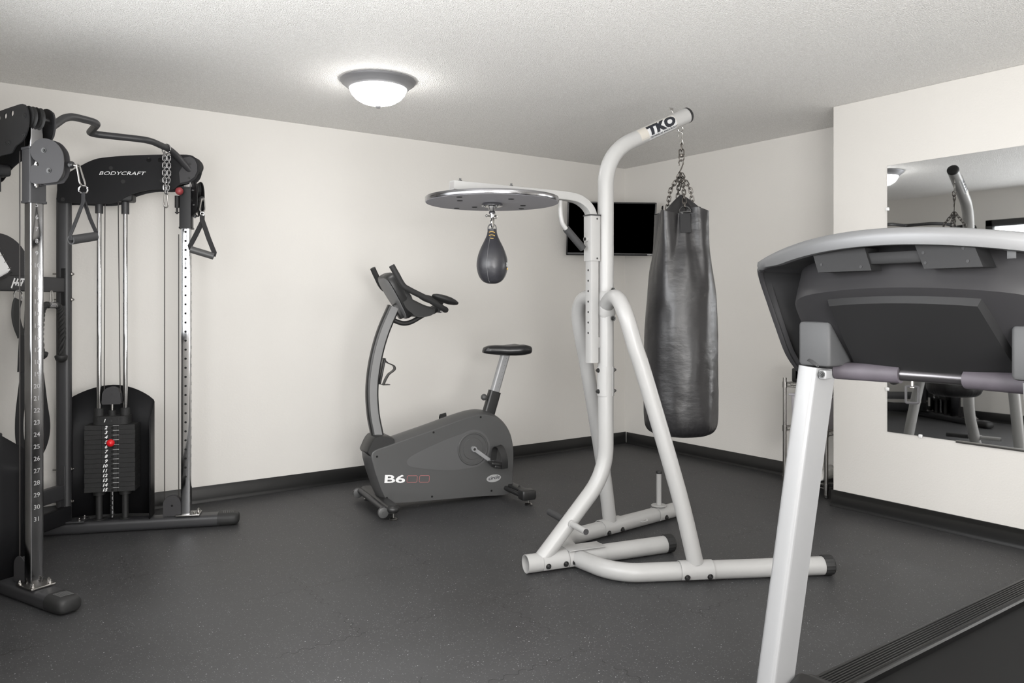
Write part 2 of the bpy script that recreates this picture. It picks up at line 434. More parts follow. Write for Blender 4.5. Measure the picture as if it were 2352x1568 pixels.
# wall behind the cable machine with a wide window
WY0, WY1, WZ0, WZ1 = 0.9, 3.82, 0.95, 2.12
mb = MB()
for y0, y1, z0, z1 in ((YE, WY0, 0, H), (WY1, YA, 0, H), (WY0, WY1, 0, WZ0), (WY0, WY1, WZ1, H)):
    mb.box((XD - .05, (y0 + y1) / 2, (z0 + z1) / 2), (.1, y1 - y0, z1 - z0))
struct('wall_near', mb, 'wall')
mb = MB(); fw = .07
for y0, y1, z0, z1 in ((WY0, WY1, WZ1 - fw, WZ1), (WY0, WY1, WZ0, WZ0 + fw), (WY0, WY0 + fw, WZ0, WZ1), (WY1 - fw, WY1, WZ0, WZ1), ((WY0 + WY1) / 2 - .03, (WY0 + WY1) / 2 + .03, WZ0, WZ1)):
    mb.box((XD - .03, (y0 + y1) / 2, (z0 + z1) / 2), (.06, y1 - y0 - .002, z1 - z0 - .002), .004)
win = struct('window_1', mb, 'frame_dk')
M['daylight'] = mat('bright_daylit_pane', (0.9, 0.9, 0.9), 0.2, emit=((0.96, 0.98, 1.0), 3.2))
mb = MB(); mb.box((XD - .065, (WY0 + WY1) / 2, (WZ0 + WZ1) / 2), (.008, WY1 - WY0, WZ1 - WZ0)); part('pane', mb, 'daylight', win)

def baseboard(name, path, nrm_side=1):
    prof = [(0, 0), (0, .098), (.004, .101), (.0075, .098), (.0082, .022), (.0095, .010), (.0135, .002), (.0135, 0)]
    mb = MB(); P = [Vector((*p, 0)) for p in path]; rings = []
    for i, p in enumerate(P):
        d0 = (P[i] - P[i - 1]).normalized() if i else None; d1 = (P[i + 1] - P[i]).normalized() if i < len(P) - 1 else None
        n0 = Vector((-d0.y, d0.x, 0)) * nrm_side if d0 else None; n1 = Vector((-d1.y, d1.x, 0)) * nrm_side if d1 else None
        n = n0 if n1 is None else n1 if n0 is None else (n0 + n1) / (1 + n0.dot(n1))
        rings.append([p + n * a + Vector((0, 0, b)) for a, b in prof])
    mb.loft(rings); return struct(name, mb, 'base', auto=60)
baseboard('baseboard_left', [(XD, YA - .001), (XB - .001, YA - .001)], -1)
baseboard('baseboard_back', [(XB - .001, YA - .024), (XB - .001, YC + .024)], -1)
baseboard('baseboard_right', [(XB - .026, YC + .001), (XC - .001, YC + .001), (XC - .001, YE)], -1)
baseboard('baseboard_near', [(XD + .001, YE), (XD + .001, YA - .024)], -1)

# ceiling lamp
cl = (1.875, 3.86)
T = fr(cl, 0, H)
t = thing('ceiling_light', 'lit round flush ceiling lamp with pewter rim and white glass bowl', 'ceiling lamp', T)
mb = MB(T); mb.lathe([(0.02, 0), (.198, 0), (.203, -.006), (.197, -.016), (.192, -.018), (.190, -.022), (.180, -.028), (.170, -.038), (.155, -.048), (.150, -.046), (.02, -.03)], n=48)
part('rim', mb, 'lampring', t, 50)
mb = MB(T); mb.lathe([(.154, -.040), (.152, -.052), (.142, -.075), (.122, -.098), (.092, -.117), (.055, -.129), (.02, -.134), (0, -.135)], n=48)
part('glass_bowl', mb, 'glow', t, 60)
mb = MB(T); mb.lathe([(0, -.132), (.015, -.134), (.017, -.138), (.012, -.147), (.009, -.150), (0, -.150)], n=20)
part('finial', mb, 'lampring', t, 50)

# mirror on the bump-out
T = Matrix.Translation((XC - .001, 1.4, .5))
t = thing('wall_mirror', 'large frameless mirror hung on the pale wall behind the treadmill', 'mirror', T)
my0, my1, mz0, mz1 = .35, 2.41, .50, 2.03
mb = MB(); mb.box((XC - .005, (my0 + my1) / 2, (mz0 + mz1) / 2), (.006, my1 - my0, mz1 - mz0)); part('mirror_glass', mb, 'mirror', t)
for y, z in ((my1, 1.78), (my1, .745), (2.22, mz0), (1.2, mz0)):
    mb = MB(); mb.box((XC - .009, y, z), (.012, .02, .02), .004); mb.bolt((XC - .014, y, z), (-1, 0, 0), .005, .003); part('clip', mb, 'clip', t)
mb = MB(); mb.box((XC - .008, (my0 + 2.03) / 2, mz0 - .002), (.014, 2.03 - my0, .014), .002); part('bottom_channel', mb, 'steel', t)

# ------------------------------------------------------------------ wall TV in the far corner
Ttv = Matrix.Translation((4.40, 4.75, 1.850)) @ Matrix.Rotation(R(-35.6 + 1), 4, 'Z') @ Matrix.Rotation(R(.6), 4, 'Y') @ Matrix.Rotation(R(13), 4, 'X')
t = thing('television', 'small black flat television mounted high across the far corner', 'television', Ttv)
mb = MB(Ttv); tw, th = .725, .438
mb.box((0, .02, 0), (tw, .035, th), .006); mb.box((0, .045, -.02), (tw * .6, .03, th * .55), .01)
part('casing', mb, 'bezel', t)
mb = MB(Ttv)
for a, b, c, d in ((-tw / 2, tw / 2, th / 2 - .010, th / 2), (-tw / 2, tw / 2, -th / 2, -th / 2 + .022), (-tw / 2, -tw / 2 + .012, -th / 2, th / 2), (tw / 2 - .012, tw / 2, -th / 2, th / 2)):
    mb.box(((a + b) / 2, -.0005, (c + d) / 2), (b - a, .008, d - c), .002)
part('bezel', mb, 'bezel', t)
mb = MB(Ttv); mb.box((0, .0015, .005), (tw - .02, .003, th - .03)); part('screen', mb, 'screen', t)
mb = MB(Ttv); put_text(mb, 'VIZIO', .013, lambda u, v: (.328 + u, -.0049, -th / 2 + .011 + v), bold=.0003, sx=1.3); part('lettering', mb, 'lettering', t)
mb = MB(Ttv); mb.box((0, .07, 0), (.16, .02, .16), .003); mb.T = fr((4.40, 4.75), -34.6, 1.85); mb.box((0, .22, 0), (.05, .32, .05), .004); mb.T = Matrix.Identity(4); mb.box((4.63, YA - .010, 1.85), (.16, .018, .22), .003)
part('wall_bracket', mb, 'black', t)

# ------------------------------------------------------------------ boxing stand
SO = (2.139, 2.881); SA = -12.5
T = fr(SO, SA)
st = thing('boxing_stand', 'white tubular steel boxing stand holding the heavy bag and speed bag', 'boxing stand', T)
RB = .042; zc = RB + .001
def P(*a): mb_ = MB(T); return mb_
mb = MB(T)
# hollow open front end
mb.tube([(0.0, 0, zc), (.755, 0, zc)], RB, 28, caps=False); mb.tube([(0.0, 0, zc), (.12, 0, zc)], RB - .003, 28, caps=False)
mb.mi = 0; rr = [[(0.0, R_ * math.cos(2 * PI * i / 28), zc + R_ * math.sin(2 * PI * i / 28)) for i in range(28)] for R_ in (RB, RB - .003)]
mb.loft(rr, caps=False); mb.mi = 1; mb.cyl((.118, 0, zc), (.12, 0, zc), RB - .003, 28)
part('centre_base_tube', mb, ['white', 'white_in'], st)
def cap(mb, c, d):
    c, d = Vector(c), Vector(d).normalized(); n = 36; rings = []
    for s_, rr_ in ((0, .0445), (.003, .0455), (.040, .0455), (.045, .043), (.0451, .01)):
        ring_ = []
        a = Vector((0, 0, 1)); b = d.cross(a)
        for i in range(n):
            k = rr_ - (.0016 if i % 2 and rr_ > .04 else 0); ring_.append(c + d * s_ + a * k * math.cos(2 * PI * i / n) + b * k * math.sin(2 * PI * i / n))
        rings.append(ring_)
    mb.loft(rings); return mb
mb = MB(T); cap(mb, (.752, 0, zc + .003), (1, 0, 0)); part('end_cap', mb, 'rubber', st, 25)
mb = MB(T); mb.bolt((.30, -RB, zc), (0, -1, 0), .008, .006)
legdir = {}
for s in (-1, 1):
    path = fillet([(.255, 0, zc), (.300, s * .20, zc), (.372, s * .288, zc), (1.236, s * .549, zc)], [0, .10, .16, 0], 9)
    mb = MB(T); mb.tube(path, RB - .001, 24); part('side_base_tube', mb, 'white', st)
    d = (Vector((1.236, s * .549, 0)) - Vector((.372, s * .288, 0))).normalized()
    mb = MB(T); cap(mb, (1.234, s * .5485, zc + .003), d); part('end_cap', mb, 'rubber', st, 25)
    # A-frame leg
    foot = Vector((.662, s * .378, .075))
    lp = spl([(.415, s * .02, 1.232), (.402, s * .085, 1.258), (.391, s * .150, 1.262), (.388, s * .197, 1.232), (.397, s * .232, 1.165), (.428, s * .251, 1.04), (.468, s * .271, .900), (.600, s * .342, .38), foot], 6)
    mb = MB(T); mb.tube(lp, .0365, 24); part('brace_leg', mb, 'white', st)
    # saddle plate around the base tube, with two bolts on each face
    q = Matrix.Translation(foot) @ Matrix.Rotation(math.atan2(d.y, d.x), 4, 'Z')
    def saddle(mb_, Q, x0, x1, rad=RB + .0015, zz=zc - .075, a0=-35, a1=215, zoff=0):
        n = 18; sec = []
        for i in range(n + 1):
            a = R(a0 + (a1 - a0) * i / n); sec.append((math.cos(a) * rad, math.sin(a) * rad))
        outer = [(c * (1 + .003 / rad), e * (1 + .003 / rad)) for c, e in sec]
        loop = outer + sec[::-1]
        mb_.loft([[Q @ Vector((x, p[0], zz + p[1])) for p in loop] for x in (x0, x1)])
    mb = MB(T); saddle(mb, q, -.075, .075); sd = part('saddle_bracket', mb, 'white', st)
    for bx in (-.052, .052):
        for side in (-1, 1):
            mb = MB(T @ q); a = R(-18); mb.bolt((bx, side * (RB + .003) * math.cos(a), zc - .075 + (RB + .003) * math.sin(a)), (0, side, -.25), .0105, .011); part('bolt', mb, 'dsteel', sd)
# centre saddle, joining the side tubes to the centre tube
mb = MB(T)
I4 = Matrix.Identity(4)
def sad(mb, x0, x1, rad, zz):
    n = 18; sec = [(math.cos(R(-40 + 260 * i / n)) * rad, math.sin(R(-40 + 260 * i / n)) * rad) for i in range(n + 1)]
    outer = [(c * (1 + .003 / rad), e * (1 + .003 / rad)) for c, e in sec]; loop = outer + sec[::-1]
    mb.loft([[(x, p[0], zz + p[1]) for p in loop] for x in (x0, x1)])
sad(mb, .075, .205, RB + .0012, zc); sd = part('saddle_bracket', mb, 'white', st)
for bx in (.095, .185):
    for s in (-1, 1):
        mb = MB(T); a = R(-12); mb.bolt((bx, s * (RB + .003) * math.cos(a), zc + (RB + .003) * math.sin(a)), (0, s, -.2), .0105, .011); part('bolt', mb, 'dsteel', sd)
mb = MB(T); sad(mb, .208, .40, RB + .0012, zc); sd = part('saddle_bracket', mb, 'white', st)
mb = MB(T); mb.bolt((.232, -(RB + .003) * math.cos(R(-12)), zc - .008), (0, -1, -.2), .0105, .011); part('bolt', mb, 'dsteel', sd)
mb = MB(T); mb.box((.30, 0, zc + RB + .003), (.19, .088, .004), .0015); part('gusset_plate', mb, 'white', st)
# main pole: leaning foot, vertical mast lower and upper
mp = fillet([(.085, 0, .06), (.42, 0, .425), (.42, 0, .93)], [0, .13, 0], 12)
mb = MB(T); mb.tube(mp, .0375, 26); part('lower_mast', mb, 'white', st)
armd = (Vector((.885, 0, 2.180)) - Vector((.551, 0, 2.022))).normalized()
up = fillet([(.42, 0, .90), (.42, 0, 1.957), (.888, 0, 2.180)], [0, .16, 0], 14)
mb = MB(T); mb.tube(up, .0385, 28); upm = part('upper_mast_and_bag_arm', mb, 'white', st)
mb = MB(T); e = Vector((.888, 0, 2.180))
mb.lathe([(.0388, -.004), (.0395, 0), (.0385, .008), (.031, .016), (.016, .021), (0, .022)], c=e, axis=armd, n=28); part('end_cap', mb, 'rubber', st, 50)
mb = MB(T); nrm = Vector((-armd.z, 0, armd.x)); s0 = e - armd * .075
mb.cyl(s0 + nrm * .036, s0 + nrm * .052, .0035, 8); mb.tube([s0 + nrm * .05, s0 + nrm * .056], .008, 6); mb.box(s0 + nrm * .062, (.022, .004, .01), .001)
part('wing_nut', mb, 'steel', st)
# saddle plates on the mast
z0, z1, xx = .795, .935, .42
for s in (-1, 1):
    n = 10; loop = [(.0412 * math.cos(a), .0412 * math.sin(a)) for a in [R((180 if s < 0 else 0) - 66 + 132 * i / n) for i in range(n + 1)]]
    loop = loop + [(p[0] * .93, p[1] * .93) for p in loop[::-1]]
    mb = MB(T); mb.loft([[(xx + p[0], p[1], z) for p in loop] for z in (z0, z1)]); cp = part('coupling_plate', mb, 'white', st)
    for z in (z0 + .022, z1 - .018):
        mb = MB(T); mb.bolt((xx + s * .041, -.003, z), (s, -.05, 0), .009, .010); part('bolt', mb, 'dsteel', cp)
mb = MB(T)
mb.box((.42, 0, 1.232), (.084, .084, .155), .03); cp = part('top_coupling', mb, 'white', st)
for z in (1.165, 1.298):
    mb = MB(T); mb.bolt((.437, -.041, z), (.25, -1, 0), .0105, .010); part('bolt', mb, 'dsteel', cp)
# stickers on the arm
def arm_pt(s, phi, rad):
    # s from arm cap backwards, phi around pipe measured from the -y side
    c = e - armd * s
    return c + (Vector((0, -1, 0)) * math.cos(phi) + nrm * math.sin(phi)) * rad
def wrap(mb, s0_, s1_, a0, a1, rad, nu=10, nv=12):
    mb.grid([[arm_pt(s0_ + (s1_ - s0_) * i / nu, a0 + (a1 - a0) * j / nv, rad) for j in range(nv + 1)] for i in range(nu + 1)])
mb = MB(T); wrap(mb, .098, .325, R(-62), R(62), .0389); part('sticker_backing', mb, 'offwhite', upm)
mb = MB(T); wrap(mb, .102, .276, R(-60), R(50), .0393); stk = part('brand_sticker', mb, 'decal', upm)
mb = MB(T)
put_text(mb, 'TKO', .062, lambda u, v: arm_pt(.190 - u - v * .15, R(11) + v / .0393, .0398), bold=.0045, sx=1.27, cut=.004, spacing=1.06)
put_text(mb, 'TECHNICAL KNOCKOUT', .0145, lambda u, v: arm_pt(.188 - u, R(-38) + v / .0393, .0398), bold=.0005, shear=.25, sx=1.0, cut=.005, spacing=1.05)
part('lettering', mb, 'ink', upm)
# eye bolt for the heavy bag
eye = Vector((.849, 0, 2.108))
mb = MB(T); ring(mb, eye, (0.2, 1, 0), .0135, .0032); mb.cyl(eye + Vector((0, 0, .013)), eye + Vector((0, 0, .04)), .004, 10); part('eye_bolt', mb, 'steel', st)
# short pegs on the leaning foot
dl = Vector((.335, 0, .365)).normalized()
pc = Vector((.218, 0, .212))
mb = MB(T); mb.cyl(pc, pc + Vector((0, -.175, .0)), .0145, 16); mb.cyl(pc + Vector((0, -.036, 0)), pc + Vector((0, -.044, 0)), .019, 16); pg = part('peg', mb, 'white', st)
mb = MB(T); mb.cyl(pc + Vector((0, -.174, 0)), pc + Vector((0, -.177, 0)), .0135, 16); part('plug', mb, 'grey', pg)
mb = MB(T); mb.cyl(pc + Vector((0, 0, .0)), pc + Vector((0, .19, .0)), .0125, 16); mb.mi = 1; mb.cyl(pc + Vector((0, .045, 0)), pc + Vector((0, .195, 0)), .0175, 18); part('rubber_sleeved_peg', mb, ['white', 'rubber2'], st)
mb = MB(T); mb.bolt(pc + Vector((0, .035, 0)), (0, 1, 0), .013, .008); part('bolt', mb, 'dsteel', st)
# weight horn on the left side tube
hx = 1.05; hy = .372 * 0 + .549 - (1.236 - hx) * .302
mb = MB(T); mb.cyl((hx, hy, .085), (hx, hy, .275), .0145, 18); mb.lathe([(0, .088), (.042, .088), (.044, .091), (.042, .094), (0, .094)], c=(hx, hy, 0), n=28); wh = part('weight_horn', mb, 'white', st)
mb = MB(T); mb.lathe([(0, .272), (.0165, .272), (.0175, .280), (.015, .286), (0, .287)], c=(hx, hy, 0), n=20); part('plug', mb, 'rubber', wh)
q = Matrix.Translation((hx, hy, 0)) @ Matrix.Rotation(R(16.8), 4, 'Z')
mb = MB(T); saddle(mb, q, -.035, .045, zz=zc); sd = part('saddle_bracket', mb, 'white', st)
mb = MB(T @ q); mb.bolt((.012, -(RB + .003) * .95, zc - .012), (0, -1, -.25), .0105, .011); part('bolt', mb, 'dsteel', sd)
q = Matrix.Translation((.875, .549 - (1.236 - .875) * .302, 0)) @ Matrix.Rotation(R(16.8), 4, 'Z')
mb = MB(T @ q); mb.tube(spl([(-.02, -.040, zc), (-.018, -.055, zc), (.018, -.055, zc + .002), (.022, -.040, zc + .006)], 5), .0035, 8); part('small_hook', mb, 'white', st)

# speed bag arm: height sleeve and sliding square tube in front of the mast
sx_ = .335; QA = -4.0
so = T @ Vector((sx_, 0, 0)); TQ = fr((so.x, so.y), QA)
mb = MB(TQ); mb.sweep(rrect(.058, .058, .005, 2), [(.012, 0, 1.437), (.012, 0, 1.652)], ref=(1, 0, 0)); slv = part('height_sleeve', mb, 'white', st)
mb = MB(TQ); mb.sweep(rrect(.064, .066, .008, 2), [(.012, 0, 1.650), (.012, 0, 1.656)], ref=(1, 0, 0)); part('rubber_gasket', mb, 'rubber2', slv)
for z in (1.636, 1.449):
    mb = MB(TQ); mb.cyl((.02, -.029, z), (.02, -.0305, z), .0045, 12); part('screw', mb, 'dsteel', slv)
mb = MB(TQ); mb.cyl((-.017, 0, 1.540), (-.030, 0, 1.540), .0125, 18); mb.mi = 1; mb.cyl((-.0295, 0, 1.540), (-.031, 0, 1.540), .0085, 16); part('pin_boss', mb, ['white', 'hole'], slv)
mb = MB(TQ); mb.sweep(rrect(.046, .046, .004, 2), [(.012, 0, .955), (.012, 0, 1.45)], ref=(1, 0, 0))
mb.mi = 1
for k in range(7):
    zz = 1.393 - k * .0495; mb.cyl((-.0107, 0, zz), (-.0114, 0, zz), .0052, 12)
part('sliding_tube', mb, ['white', 'hole'], st)
for z in (1.05, 1.50):
    mb = MB(TQ); mb.box((.045, 0, z), (.03, .03, .05), .002); part('mounting_tab', mb, 'white', st)
arm = fillet([(.010, 0, 1.64), (.006, 0, 1.70), (-.135, 0, 1.741), (-.735, 0, 1.736)], [0, .04, .12, 0], 10)
arm = [Vector(p) for p in spl([(.012, 0, 1.64), (-.004, 0, 1.678), (-.032, 0, 1.705), (-.075, 0, 1.725), (-.13, 0, 1.733), (-.20, 0, 1.735)], 6)] + [Vector((-.50, 0, 1.7365)), Vector((-.735, 0, 1.738))]
mb = MB(TQ); sq = rrect(.038, .046, .003, 2)
mb.sweep(sq, arm, ref=(0, 0, 1) if False else (-.3, 0, 1)); mb.mi = 1; mb.box((-.7353, 0, 1.738), (.0006, .034, .028))
sa = part('speed_bag_arm', mb, ['white', 'white_in'], st)
dc = (-.537, 0)
mb = MB(TQ); mb.lathe([(0, 1.676), (.291, 1.676), (.2925, 1.678), (.2925, 1.696), (.291, 1.698), (0, 1.698)], c=(dc[0], dc[1], 0), n=72)
for f in mb.bm.faces:
    f.material_index = 1 if f.calc_center_median().z < 1.6765 and f.normal.z != 9 and len(f.verts) > 4 else 0
dsk = part('platform_disc', mb, ['disc_rim', 'disc_under'], st)
mb = MB(TQ); mb.lathe([(0, 1.6752), (.2895, 1.6752), (.2895, 1.6762), (0, 1.6762)], c=(dc[0], 0, 0), n=72); part('disc_underside', mb, 'disc_under', dsk)
for dx, dy in ((-.16, 0), (.16, 0), (0, .16), (0, -.16), (-.215, -.1), (.215, .1), (-.05, .24)):
    mb = MB(TQ); mb.cyl((dc[0] + dx, dy, 1.6735), (dc[0] + dx, dy, 1.6755), .0125, 16); part('bolt_hole', mb, 'hole', dsk)
for px_, py_ in ((-.685, .019), (-.62, -.10), (-.42, .03), (-.345, -.10)):
    mb = MB(TQ); zb = 1.757 if abs(py_) < .05 else 1.698
    mb.cyl((px_, py_, zb), (px_, py_, zb + .018), .0045, 10); mb.tube([(px_, py_, zb), (px_, py_, zb + .009)], .0095, 6); part('bolt', mb, 'dsteel', sa)
hp = [(-.172, 0, 1.712), (-.172, 0, 1.672), (-.166, 0, 1.628), (-.146, 0, 1.590), (-.05, 0, 1.503)]
mb = MB(TQ); mb.tube(spl(hp, 7), .0105, 14); part('handle_bar', mb, 'white', sa)
mb = MB(TQ); mb.cyl((-.139, 0, 1.583), (-.042, 0, 1.495), .0175, 18); part('handle_grip', mb, 'rubber2', sa)
# swivel
mb = MB(TQ)
mb.lathe([(0, 1.672), (.044, 1.672), (.047, 1.668), (.047, 1.663), (.044, 1.660), (.018, 1.660), (.016, 1.652), (.012, 1.640), (.014, 1.636), (.014, 1.628), (.010, 1.626), (.008, 1.610), (0, 1.609)], c=(dc[0], 0, 0), n=28)
sw = part('swivel', mb, 'chrome_soft', st)
for a in (0.6, 2.7, 4.8):
    mb = MB(TQ); mb.bolt((dc[0] + .034 * math.cos(a), .034 * math.sin(a), 1.660), (0, 0, -1), .005, .004); part('bolt', mb, 'dsteel', sw)
mb = MB(TQ); mb.cyl((dc[0] - .028, 0, 1.618), (dc[0] + .02, 0, 1.618), .0035, 10); mb.sph((dc[0] - .028, 0, 1.618), .006, 10); ring(mb, (dc[0] + .018, 0, 1.616), (0, 1, 0), .007, .0016)
mb.box((dc[0], -.009, 1.592), (.012, .003, .042), .001); mb.box((dc[0], .009, 1.592), (.012, .003, .042), .001); mb.box((dc[0], 0, 1.592), (.018, .016, .02), .005)
part('shackle', mb, 'steel', sw)

# ------------------------------------------------------------------ speed bag
c = TQ @ Vector((dc[0], 0, 0)); TB = fr((c.x, c.y), -35.6, 1.31)
sb = thing('speed_bag', 'black leather teardrop speed bag hanging under the round platform', 'speed bag', TB)
prof = [(0, .012), (.02, .013), (.042, .023), (.058, .045), (.067, .075), (.0685, .10), (.064, .13), (.052, .165), (.036, .198), (.025, .222), (.021, .238), (.019, .252)]
mb = MB(TB); rings = []
for r_, z in [(p.x, p.y) for p in spl([(a, b, 0) for a, b in prof], 4)]:
    row = []
    for i in range(48):
        a = 2 * PI * i / 48; k = 1 - .018 * max(0, 1 - abs(((a / (PI / 2) + .1) % 1) - .5) / .5 * 14 + 6) * 0
        g = abs((a - R(250)) % (PI / 2)); g = min(g, PI / 2 - g); k = 1 - .025 * math.exp(-(g / .05) ** 2)
        row.append((max(r_, 1e-4) * k * math.cos(a), max(r_, 1e-4) * k * math.sin(a), z))
    rings.append(row)
mb.loft(rings); part('leather_bladder_cover', mb, 'leather', sb, 60)
mb = MB(TB)
for k in range(4):
    z = .237 - k * .0145; rr_ = .0215 + k * .0025 if k < 2 else .026 + (k - 2) * .005
    mb.tube(spl([(-.0125, -rr_ * .93, z - .001), (-.004, -rr_ - .0045, z + .001), (.005, -rr_ - .0045, z), (.0125, -rr_ * .93, z - .003)], 4), .0013, 6)
part('yellow_lacing', mb, 'yellow', sb)
for a_s in (R(-110), R(-20), R(70), R(160)):
    mb = MB(TB); pr_ = [(p.x, p.y) for p in spl([(a, b, 0) for a, b in prof], 4)][6:-4]
    for k in range(0, len(pr_) - 1):
        for h_ in (0, .5):
            q0, q1 = Vector((pr_[k][0], pr_[k][1], 0)), Vector((pr_[k + 1][0], pr_[k + 1][1], 0)); p0_, p1_ = q0.lerp(q1, h_), q0.lerp(q1, h_ + .3)
            mb.tube([((p.x + .0006) * math.cos(a_s + .045), (p.x + .0006) * math.sin(a_s + .045), p.y) for p in (p0_, p1_)], .0005, 5)
    part('stitching', mb, 'lettering_dim', sb)
mb = MB(TB); mb.box((0, -.0245, .213), (.021, .006, .058), .002, Matrix.Rotation(R(-16), 3, 'X')); part('lace_flap', mb, 'leather', sb)
mb = MB(TB)
for s in (-1, 1): mb.sweep(rrect(.013, .004, .001, 1), spl([(s * .018, 0, .240), (s * .017, 0, .262), (s * .006, 0, .273), (0, 0, .262)], 4), ref=(0, 1, 0))
part('hanging_loop', mb, 'leather', sb)
mb = MB(TB); mb.tube(spl([(-.006, 0, .30), (-.008, 0, .268), (0, 0, .255), (.008, 0, .268), (.006, 0, .30), (0, 0, .306)], 4, True), .0022, 8, closed=True); part('wire_hook', mb, 'steel', sb)
mb = MB(TB)
a0 = R(-18)
def sbp(u, v): 
    a = a0 + u / .068; return (.0695 * math.cos(a), .0695 * math.sin(a), .095 + v)
star = [(.017 * (1 if i % 2 == 0 else .55) * math.cos(PI / 2 + i * PI / 6) * .8, .017 * (1 if i % 2 == 0 else .55) * math.sin(PI / 2 + i * PI / 6)) for i in range(12)]
vs = [mb.v(sbp(*p)) for p in star]; mb.f(vs); part('white_logo_patch', mb, 'decal', sb)
mb = MB(TB); ring(mb, sbp(.001, -.019), (math.cos(a0), math.sin(a0), 0), .004, .0014, 10, 6); part('yellow_logo_curl', mb, 'yellow', sb)

# ------------------------------------------------------------------ heavy bag
hb = T @ Vector((.851, 0, 0)); TH = fr((hb.x, hb.y), -35.6, .58)
bag = thing('punching_bag', 'long black vinyl heavy bag hanging by chains from the white stand', 'punching bag', TH)
prof = [(0, .0), (.10, .002), (.145, .012), (.170, .035), (.180, .075), (.1825, .15), (.1825, .30), (.181, .45), (.177, .58), (.171, .70), (.162, .80), (.152, .87), (.140, .93), (.133, .99), (.127, 1.05), (.123, 1.10), (.122, 1.125)]
sp_ = [(p.x, p.y) for p in spl([(a, b, 0) for a, b in prof], 4)]
def bagr(a, z, r_):
    tt = max(0, (z - .60) / .52); t2 = min(1.0, tt) ** 1.6
    f = t2 * (-.030 * math.cos(4 * a) + .006 * math.cos(8 * a) - .004)
    for k in range(4):
        aa = -PI / 2 + k * PI / 2; da = (a - aa + PI) % (2 * PI) - PI
        f -= t2 * .010 * math.exp(-((da - .30 - .25 * (1 - tt)) / .09) ** 2) + t2 * .012 * math.exp(-((da + .34 + .2 * (1 - tt)) / .11) ** 2)
    f += .006 * tt * math.sin(11 * a + 2.2 + 5 * z) * min(1, tt)
    lo = max(0, 1 - z / .09); f += .0025 * lo * math.sin(46 * a) * (1 if z > .01 else 0)
    if .052 < z < .062: f -= .002
    f += .005 * noise.noise(Vector((2.2 * math.cos(a), 2.2 * math.sin(a), z * 5))) + .0011 * noise.noise(Vector((6 * math.cos(a), 6 * math.sin(a), z * 20)))
    if z < .004: f = 0
    return r_ + f
mb = MB(TH); rings = []; n = 144
for r_, z in sp_:
    rings.append([((bagr(2 * PI * i / n, z, r_)) * math.cos(2 * PI * i / n) if r_ > .01 else .0001 * math.cos(2 * PI * i / n),
                   (bagr(2 * PI * i / n, z, r_)) * math.sin(2 * PI * i / n) if r_ > .01 else .0001 * math.sin(2 * PI * i / n),
                   z + (0.018 * math.sin(4 * (2 * PI * i / n) + .7) - .03 * math.exp(-(((2 * PI * i / n) - 1.5 * PI) / .45) ** 2)) * max(0, (z - 1.0) / .125)) for i in range(n)])
mb.loft(rings, caps=False); part('vinyl_body', mb, 'vinyl', bag, 70)
# gathered tent-like top
mb = MB(TH); n = 72; rings = []
for k in range(9):
    tq = k / 8; row = []
    for i in range(n):
        a = 2 * PI * i / n
        b0 = bagr(a, 1.085, .123) - .007
        rr_ = b0 * (1 - tq) ** .9 + .004 + .005 * math.sin(7 * a) * math.sin(PI * tq) + .004 * math.sin(15 * a) * math.sin(PI * tq)
        row.append((rr_ * math.cos(a) + .006 * tq, rr_ * math.sin(a) + .02 * tq, 1.085 + .118 * tq ** 1.05))
    rings.append(row)
mb.loft(rings, caps=False); part('gathered_top', mb, 'vinyl', bag, 70)
for k, a in enumerate((-PI / 2, 0.15, PI / 2, PI - .15)):
    rx, ry = math.cos(a), math.sin(a); ru = .094 if k % 2 == 0 else .070
    mb = MB(TH); tx, ty = -ry, rx
    ribbon(mb, [(rx * (ru + .020), ry * (ru + .020), 1.0 - .0), (rx * (ru + .012), ry * (ru + .012), 1.05), (rx * (ru + .002), ry * (ru + .002), 1.095)], (tx, ty, 0), .054, .006)
    stp = part('strap', mb, 'web', bag)
    mb = MB(TH); cc = Vector((rx * (ru + .006), ry * (ru + .006), 1.103))
    path = [cc + Vector((tx, ty, 0)) * .028 * math.cos(b) + Vector((-rx * .4, -ry * .4, 1)).normalized() * (.03 * math.sin(b) if b > 0 else 0) for b in [PI * i / 10 for i in range(11)]]
    mb.tube(path, .0035, 8, closed=True); part('d_ring', mb, 'dsteel', stp)
    mb = MB(TH); top = Vector((0.003 * rx, .003 * ry, 1.305))
    p0 = cc + Vector((-rx * .008, -ry * .008, .025)); midp = p0.lerp(top, .55) + Vector((rx, ry, 0)) * .018
    chain(mb, [p0, midp, top], .032, .0030, .0085, k); part('hanging_chain', mb, 'chain_dk', bag)
mb = MB(TH)
zz = 1.528
mb.tube(spl([(-.012, 0, 1.488), (-.011, 0, 1.505), (0, 0, 1.514), (.009, 0, 1.502), (.005, 0, 1.478), (-.002, 0, 1.460), (.006, 0, 1.444), (.012, 0, 1.455), (.008, 0, 1.475)], 5), .0032, 8)
part('s_hook', mb, 'steel', bag)
mb = MB(TH); chain(mb, [(.003, 0, 1.452), (.003, 0, 1.395)], .042, .0036, .0125); part('swivel_links', mb, 'chain_dk', bag)
mb = MB(TH)
mb.lathe([(0, 1.392), (.009, 1.392), (.010, 1.398), (.009, 1.404), (0, 1.404)], c=(.003, 0, 0), n=14)
ring(mb, (.003, 0, 1.382), (0, 1, 0), .013, .0034)
mb.tube(spl([(-.008, 0, 1.345), (-.010, 0, 1.362), (0.003, 0, 1.374), (.012, 0, 1.362), (.006, 0, 1.340), (-.004, 0, 1.318), (-.012, 0, 1.306), (-.006, 0, 1.296), (.003, 0, 1.300)], 5), .0034, 8)
part('swivel_hook', mb, 'chain_dk', bag)

